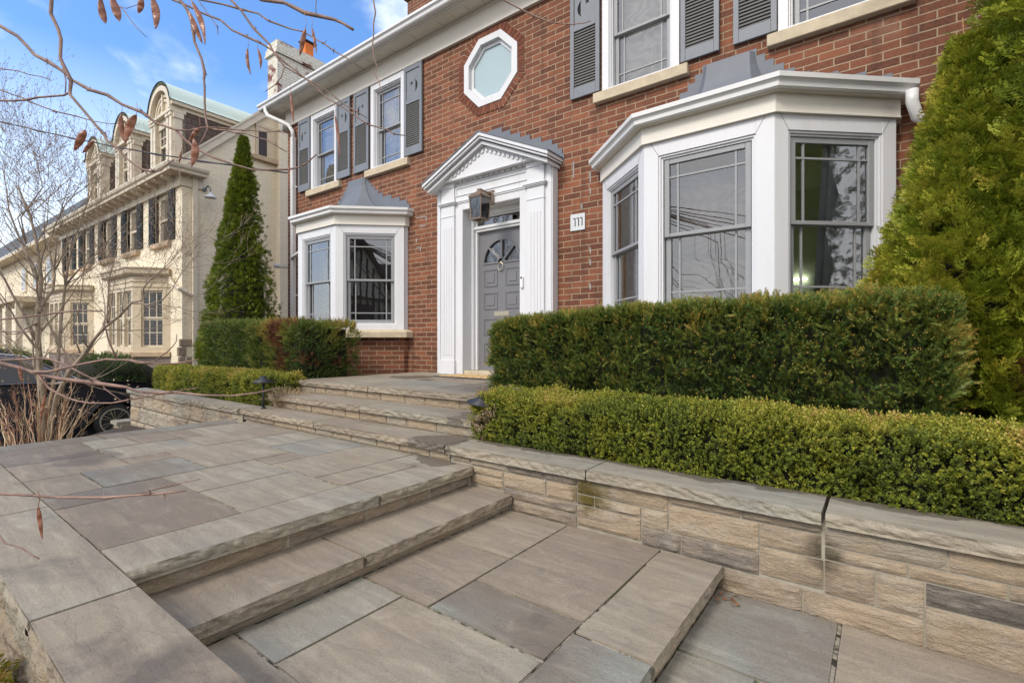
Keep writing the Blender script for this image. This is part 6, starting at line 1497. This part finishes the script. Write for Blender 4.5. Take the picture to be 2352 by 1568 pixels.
# the honey locust whose branches reach in over the viewer from beyond the left and top edges
hl = thing('honey_locust', (-6.6, -2.4, -2.0), 'thorny bare branches with rust coloured seed pods reaching in from the left and top edges', 'tree')
def zz1(L_): return [(x / 3, y / 3) for x, y in L_]
def zz2(L_): return [(612.5 + x / 3, y / 3) for x, y in L_]
def zz5(L_): return [(x / 3, 428.75 + y / 3) for x, y in L_]
def zb2(L_): return [(x / 3, 1045 + y / 3) for x, y in L_]
BR = [
 (zz1([(-90, 130), (0, 180), (60, 215), (120, 250), (180, 312), (240, 380), (330, 425), (430, 490), (500, 555), (620, 620), (740, 655), (840, 720), (980, 775), (1080, 850), (1210, 895), (1260, 950), (1330, 1010), (1400, 1050), (1470, 1085), (1600, 1130), (1740, 1170), (1860, 1172), (1990, 1168), (2070, 1150), (2130, 1110), (2180, 1065)]), 1.75, 1.5, 5.4, 1.7),
 (zz1([(365, -120), (355, 0), (350, 95), (400, 200), (420, 270), (415, 400), (450, 480), (490, 555), (480, 650), (540, 720), (600, 790), (640, 840), (720, 930), (740, 970), (820, 1030), (870, 1090), (930, 1140), (1000, 1175), (1060, 1183), (1110, 1175), (1140, 1140), (1200, 1100)]), 1.62, 1.5, 5.6, 1.7),
 (zz1([(-80, 700), (0, 695), (90, 695), (180, 690), (260, 672), (350, 665), (440, 658), (475, 640)]), 1.7, 1.62, 3.0, 2.8),
 (zz1([(-60, 590), (0, 620), (80, 650), (160, 675), (200, 700), (290, 735), (390, 770), (520, 800), (640, 835), (760, 855), (815, 850)]), 1.8, 1.7, 2.2, 1.1),
 (zz1([(-60, 470), (0, 475), (120, 488), (200, 515), (290, 530), (355, 555)]), 1.9, 1.8, 2.0, 1.0),
 (zz1([(440, 490), (455, 560), (450, 640)]), 1.62, 1.62, 1.8, 1.6),
 (zz1([(1210, -80), (1240, 0), (1290, 70), (1320, 150), (1330, 200), (1340, 290), (1390, 410), (1410, 500), (1405, 550), (1410, 600), (1410, 700), (1415, 800), (1430, 880), (1490, 895), (1560, 900), (1620, 915), (1690, 920), (1760, 945), (1840, 965), (1900, 1005), (1978, 1048)]), 1.8, 1.6, 4.6, 1.3),
 (zz1([(1430, 885), (1405, 945), (1370, 1000)]), 1.62, 1.58, 2.2, 1.3),
 (zz1([(1210, 895), (1300, 900), (1390, 880), (1500, 880), (1570, 888), (1640, 895), (1730, 900), (1830, 910), (1920, 905), (2005, 925)]), 1.6, 1.62, 2.8, 1.2),
 (zz1([(1130, -40), (1190, 0), (1300, 45), (1400, 95), (1520, 140), (1600, 210), (1700, 255), (1800, 300), (1870, 345), (1960, 430), (2040, 490), (2110, 545), (2257, 680), (2347, 730), (2437, 790), (2537, 860), (2657, 890), (2717, 925), (2792, 935)]), 1.9, 1.7, 3.4, 1.3),
 (zz1([(1560, -60), (1590, 0), (1660, 70), (1700, 130), (1750, 200), (1860, 310), (1890, 370), (1960, 460), (2030, 500), (2110, 545), (2197, 590), (2287, 650), (2357, 710), (2447, 765), (2527, 812)]), 1.85, 1.75, 3.6, 1.4),
 (zz1([(1960, 462), (1940, 530), (1890, 590), (1825, 632)]), 1.8, 1.78, 2.0, 1.0),
 (zz1([(1340, -20), (1380, 0), (1530, 30), (1660, 65), (1780, 95), (1850, 145), (2000, 200), (2090, 220), (2182, 275), (2230, 300), (2297, 350), (2387, 400), (2507, 480)]), 1.9, 1.8, 3.0, 1.3),
 (zz1([(1700, -60), (1800, 0), (1960, 20), (2100, 90), (2300, 135), (2360, 160), (2432, 205)]), 1.5, 1.42, 5.6, 4.2),
 (zz2([(720, -60), (735, 0), (750, 90), (735, 170), (738, 230), (730, 300), (740, 400), (760, 460), (745, 510), (780, 580), (780, 620), (820, 662)]), 1.9, 1.8, 2.6, 1.2),
 (zz2([(1560, -50), (1630, 0), (1740, 60), (1840, 110), (1950, 155), (2030, 165), (2100, 170), (2190, 160), (2237, 145)]), 1.35, 1.3, 2.6, 1.2),
 (zz1([(790, -20), (800, 30), (860, 80), (900, 140), (940, 190), (1010, 258)]), 2.0, 1.95, 1.8, .9), (zz1([(1350, -20), (1365, 0), (1450, 120), (1500, 190), (1502, 240)]), 2.0, 1.95, 1.6, .9),
 (zz1([(2170, -30), (2180, 0), (2175, 60), (2180, 95)]), 1.9, 1.9, 1.6, 1.0), (zz1([(800, 40), (870, 60), (945, 35)]), 2.0, 1.95, 1.4, .8),
 (zz5([(-70, 1190), (0, 1215), (130, 1245), (260, 1290), (400, 1320), (640, 1350), (870, 1380), (950, 1410), (1100, 1420), (1200, 1415), (1400, 1435), (1600, 1440), (1760, 1420), (1930, 1385)]), 1.45, 1.35, 5.2, 1.3),
 (zz5([(-60, 1200), (0, 1195), (130, 1190), (290, 1180), (360, 1192), (440, 1220), (570, 1290), (700, 1350), (720, 1390), (830, 1470)]), 1.5, 1.45, 2.6, 1.3),
 (zz5([(230, 1275), (330, 1275), (500, 1235), (620, 1210), (730, 1188), (900, 1195), (1000, 1215), (1100, 1220), (1200, 1218), (1290, 1206), (1370, 1188)]), 1.42, 1.4, 3.4, 1.0),
 (zz5([(800, 1182), (790, 1150), (770, 1110), (745, 1050), (730, 980), (705, 935)]), 1.41, 1.38, 2.6, 1.1),
 (zz5([(880, 1190), (950, 1215), (1030, 1212), (1070, 1200), (1110, 1165), (1150, 1140), (1190, 1100), (1215, 1065), (1218, 1015)]), 1.4, 1.38, 2.0, .8),
 (zz5([(260, 1295), (300, 1345), (340, 1390), (450, 1450), (530, 1475), (620, 1490), (770, 1490), (900, 1465), (1100, 1430), (1230, 1405), (1360, 1385)]), 1.42, 1.38, 2.8, 1.0),
 (zz5([(950, 1410), (1080, 1460), (1225, 1517)]), 1.38, 1.36, 1.7, .9), (zz5([(-70, 930), (0, 915), (150, 900), (310, 880), (420, 865), (560, 850), (700, 858)]), 1.6, 1.55, 2.6, 1.6),
 (zz5([(-60, 995), (0, 995), (160, 1000), (260, 992)]), 1.5, 1.5, 1.8, 1.3),
 (zb2([(-80, 260), (0, 265), (200, 275), (400, 290), (720, 292), (940, 275), (1040, 270), (1130, 262), (1280, 245)]), 1.12, 1.1, 3.6, 1.7), (zb2([(970, 268), (1090, 225), (1200, 200), (1378, 165)]), 1.1, 1.1, 1.7, 1.0),
 (zb2([(-60, 500), (0, 560), (30, 605), (150, 640), (200, 675), (270, 712)]), 1.15, 1.12, 2.2, 1.6),
 ([(-20, 1000), (30, 975)], 1.2, 1.2, 2.0, 1.2)]
m = MB(); th_ = MB()
def zig(P):
    out_ = []
    for i in range(len(P) - 1):
        out_.append(P[i]); d = P[i + 1] - P[i]; n = max(1, int(d.length / .06))
        for k in range(1, n): out_.append(P[i].lerp(P[i + 1], k / n) + Vector((random.gauss(0, .0008), random.gauss(0, .0008), random.gauss(0, .001))))
    out_.append(P[-1]); return out_
starts = []
for pts, t0, t1, w0, w1 in BR:
    n = len(pts); P = zig([at(u, v, t0 + (t1 - t0) * i / (n - 1)) for i, (u, v) in enumerate(pts)]); N = len(P)
    rad = [(w0 + (w1 - w0) * i / (N - 1)) * (.72 if pts[0][1] < 400 else .95) * t0 / 1129 * random.uniform(.97, 1.03) for i in range(N)]
    # swollen nodes
    for i in range(3, N - 1):
        if random.random() < .30:
            rad[i] *= 1.35
            for q in range(random.randint(1, 3)):
                v = Vector((random.gauss(0, 1), random.gauss(0, 1), random.gauss(0, 1))).normalized(); L_ = random.uniform(.006, .016)
                th_.tube([P[i], P[i] + v * (rad[i] + L_)], [.0022, .0004], 4, caps=False)
                if random.random() < .5: th_.tube([P[i] + v * rad[i] * .5, P[i] + v * (rad[i] * 1.0 + .003)], [.0032, .0018], 5)
    m.tube(P, rad, 8)
    if pts[0][0] < -5 or pts[0][1] < -5: starts.append((P[0], rad[0]))
# trunk and limbs beyond the frame carry every branch
hubs = [Vector((-4.5, -.2, 2.9)), Vector((-4.8, .2, 1.1)), Vector((-4.8, .2, -.3))]
root_ = Vector((-6.6, -2.4, -2.1)); m.tube([root_, Vector((-6.55, -2.35, -1.0)), Vector((-6.5, -2.3, .2)), Vector((-6.4, -2.3, 1.6)), Vector((-6.3, -2.2, 3.4))], [.12, .10, .09, .07, .03], 12)
for h_, z_ in zip(hubs, (1.6, .3, -.9)): m.tube([h_, h_.lerp(Vector((-6.5, -2.3, z_)), .5) + Vector((0, 0, .1)), Vector((-6.5, -2.3, z_))], [.02, .03, .045], 8)
for P0, r0 in starts:
    a = hubs[0] if P0.z > .8 else (hubs[1] if P0.z > 0 else hubs[2])
    u_ = at(0, 784, 1.0).normalized(); out1 = P0.copy()
    if P0.z > .95 and (P0 - at(0, 0, 1.8)).length > .35: out1 = P0 + Vector((-.05, -.15, .5))
    else: out1 = P0 + Vector((-.35, -.12, .05))
    m.tube([P0, P0.lerp(out1, .5), out1, a], [r0, r0 * 1.1, max(r0 * 1.3, .006), .014], 7)
k_ = len(m.v); m.v += th_.v; m.f += [tuple(i + k_ for i in f) for f in th_.f]; m.t += th_.t
m.build('branches', BARKR, hl, smooth=True, recalc=False)
PODS = [(zz1([(690, -30), (705, 90), (730, 165)]), 1.5, 20), (zz1([(765, -30), (800, 70), (822, 150)]), 1.5, 24), (zz1([(975, -30), (970, 40), (950, 95)]), 1.5, 17), (zz1([(1045, -30), (1075, 90), (1070, 205)]), 1.5, 22),
 (zz1([(1315, 0), (1385, 150), (1412, 310)]), 1.7, 17), (zz1([(1300, 75), (1345, 190), (1398, 305)]), 1.75, 17), (zz1([(1708, 330), (1705, 420), (1730, 520)]), 1.8, 10), (zz1([(1773, 330), (1795, 410), (1793, 478)]), 1.8, 9),
 (zz1([(2105, 195), (2085, 290), (2065, 388)]), 1.6, 15), (zz1([(2148, 190), (2165, 270), (2182, 378)]), 1.6, 9), (zz1([(590, 895), (555, 960), (508, 1045)]), 1.45, 21), (zz1([(648, 968), (610, 1010), (566, 1058)]), 1.45, 12),
 (zz1([(835, 785), (838, 890), (875, 1000)]), 1.5, 17), (zz1([(940, 788), (890, 880), (862, 985)]), 1.5, 24), (zz1([(1372, 880), (1340, 920), (1300, 975)]), 1.5, 13), (zz1([(1335, 955), (1345, 1050), (1318, 1150)]), 1.45, 21),
 (zz1([(1250, 1040), (1243, 1080), (1232, 1130)]), 1.5, 7), (zz1([(2000, 640), (2012, 730), (2022, 862)]), 1.7, 9), (zz2([(470, 790), (490, 920), (502, 1085)]), 1.6, 9), (zz5([(132, 1238), (140, 1290), (152, 1348)]), 1.42, 9),
 ([(104, 905), (98, 935), (93, 962)], 1.3, 8), (zb2([(262, 350), (275, 450), (292, 582)]), 1.1, 12)]
for pts, t_, wpx in PODS:
    A, Bm, C_ = [at(u, v, t_) for u, v in pts]; n = 14; mm = MB(); wv = random.uniform(0, 6)
    view = at(pts[1][0], pts[1][1], 1).normalized(); ax = (C_ - A).normalized(); sd = ax.cross(view).normalized(); tw = random.uniform(-.5, .5); Wm = wpx / 3 * t_ / 1129 * 1.2
    def fn(i, j):
        s = i; p = A * (1 - s) ** 2 + (Bm * 2 - A * .5 - C_ * .5) * 2 * s * (1 - s) + C_ * s * s
        wd = Wm * (math.sin(math.pi * min(1, s * 1.02)) ** .62) * (1 - .15 * s)
        a = tw * s * 1.3 + .25 * math.sin(s * 5 + wv); v = sd * math.cos(a) + view * math.sin(a); nrm = ax.cross(v)
        b = 2 * math.pi * j
        return tuple(p + v * (wd * math.cos(b)) + nrm * (.0022 * math.sin(b) + .0018 * math.sin(s * 19 + wv) * (1 - abs(math.cos(b)))))
    mm.grid(fn, n * 2, 10)
    mm.tube([A, A + Vector((0, 0, .016)) + sd * .003, A + Vector((0, 0, .035))], .0007, 4)
    mm.build('seed_pod', POD, hl, smooth=True, recalc=False)

# small litter on the stones
fl_pts = [(-1.37, .72, ZT2 - .1 + .003, 0), (-.60, 2.42, ZW + .006, 1), (-.50, 2.47, ZW + .006, 1), (-.57, 2.35, ZW + .006, 1), (-1.0, 2.50, ZW, 1)]
t = thing('fallen_leaves', (-.55, 2.42, ZW), 'few orange brown leaves caught where the terrace edge meets the retaining wall', 'leaves')
n = 16; P = np.stack([rng.normal(-.575, .03, n), rng.uniform(2.36, 2.50, n), np.full(n, ZW + .008) + rng.uniform(0, .012, n)], 1); D = unit(rng.normal(size=(n, 3)) * np.array([1, 1, .25])); S, N_ = frames(D, np.tile(UP, (n, 1)) + .3 * rng.normal(size=(n, 3))); S = unit(np.cross(D, UP) + .3 * rng.normal(size=(n, 3)))
emit('leaf_litter', quads(P, D, S, N_, rng.uniform(.02, .035, n), rng.uniform(.006, .01, n)), BROWN, t, rng.uniform(.4, 1, n))
t = thing('pebble', (-1.75, .70, ZT), 'small white stone chip lying on the terrace beside the lower step', 'stone')
m = MB(); m.lathe((0, 0, 0), [(.001, 0), (.020, .002), (.022, .006), (.010, .011), (.001, .012)], 9); o = m.build('chip', WHITE, t, smooth=True); o.location = (0, 0, .001); o.scale = (1.3, .55, 1)
# ------------------------------------------------------------------ across the street: what the window glass mirrors
th2 = thing('tudor_house', (8.5, -21, -2.0), 'half timbered gabled house across the street, seen mirrored in the far bay window', 'house')
PL = simple('cream_stucco', (.85, .74, .52), .8); TB = simple('dark_timber', (.07, .045, .035), .8)
m = MB(); m.box(3, 14, -28, -21, -2.2, 3.2); m.prism([(5.5, 3.2), (11.5, 3.2), (8.5, 7.2)], -28, -20.8, 'y'); m.build('wall', PL, th2)
m = MB(); m.prism([(-21, 3.2), (-24.5, 6.6), (-28, 3.2)], 2.5, 14.5, 'x')
for s in (-1, 1): m.prism([(8.5, 7.5), (8.5 + s * 3.4, 3.0), (8.5 + s * 3.1, 2.9), (8.5, 7.1)], -28, -20.3, 'y')
m.build('roof', TB, th2)
m = MB()
for k in range(-5, 6): x = 8.5 + k * .52; m.box(x - .07, x + .07, -20.85, -20.75, .6, 3.2 + max(0, 3.6 - abs(k) * .66))
for z in (.6, 3.2): m.box(5.5, 11.5, -20.86, -20.74, z - .1, z + .1)
m.box(7.6, 9.4, -20.9, -20.72, 1.2, 2.7); m.build('timbering', TB, th2)
for i, (x, y, lab) in enumerate(((-7.5, -22, 'bare street tree mirrored faintly in the front glass of the near bay window'), (-2.0, -24, 'bare spreading tree across the street mirrored in the door fanlight'), (3.0, -21, 'bare tree beside the half timbered house mirrored in the far bay window'))):
    t = thing('street_tree', (x, y, -2.0), lab, 'tree'); mm = MB(); random.seed(50 + i)
    twig_rec(mm, Vector((x, y, -2.1)), Vector((0, 0, 1)), 2.6, .10, 6, .42, .30, 4, None, .12, (1, 3)); mm.build('trunk', BARKG, t, recalc=False)
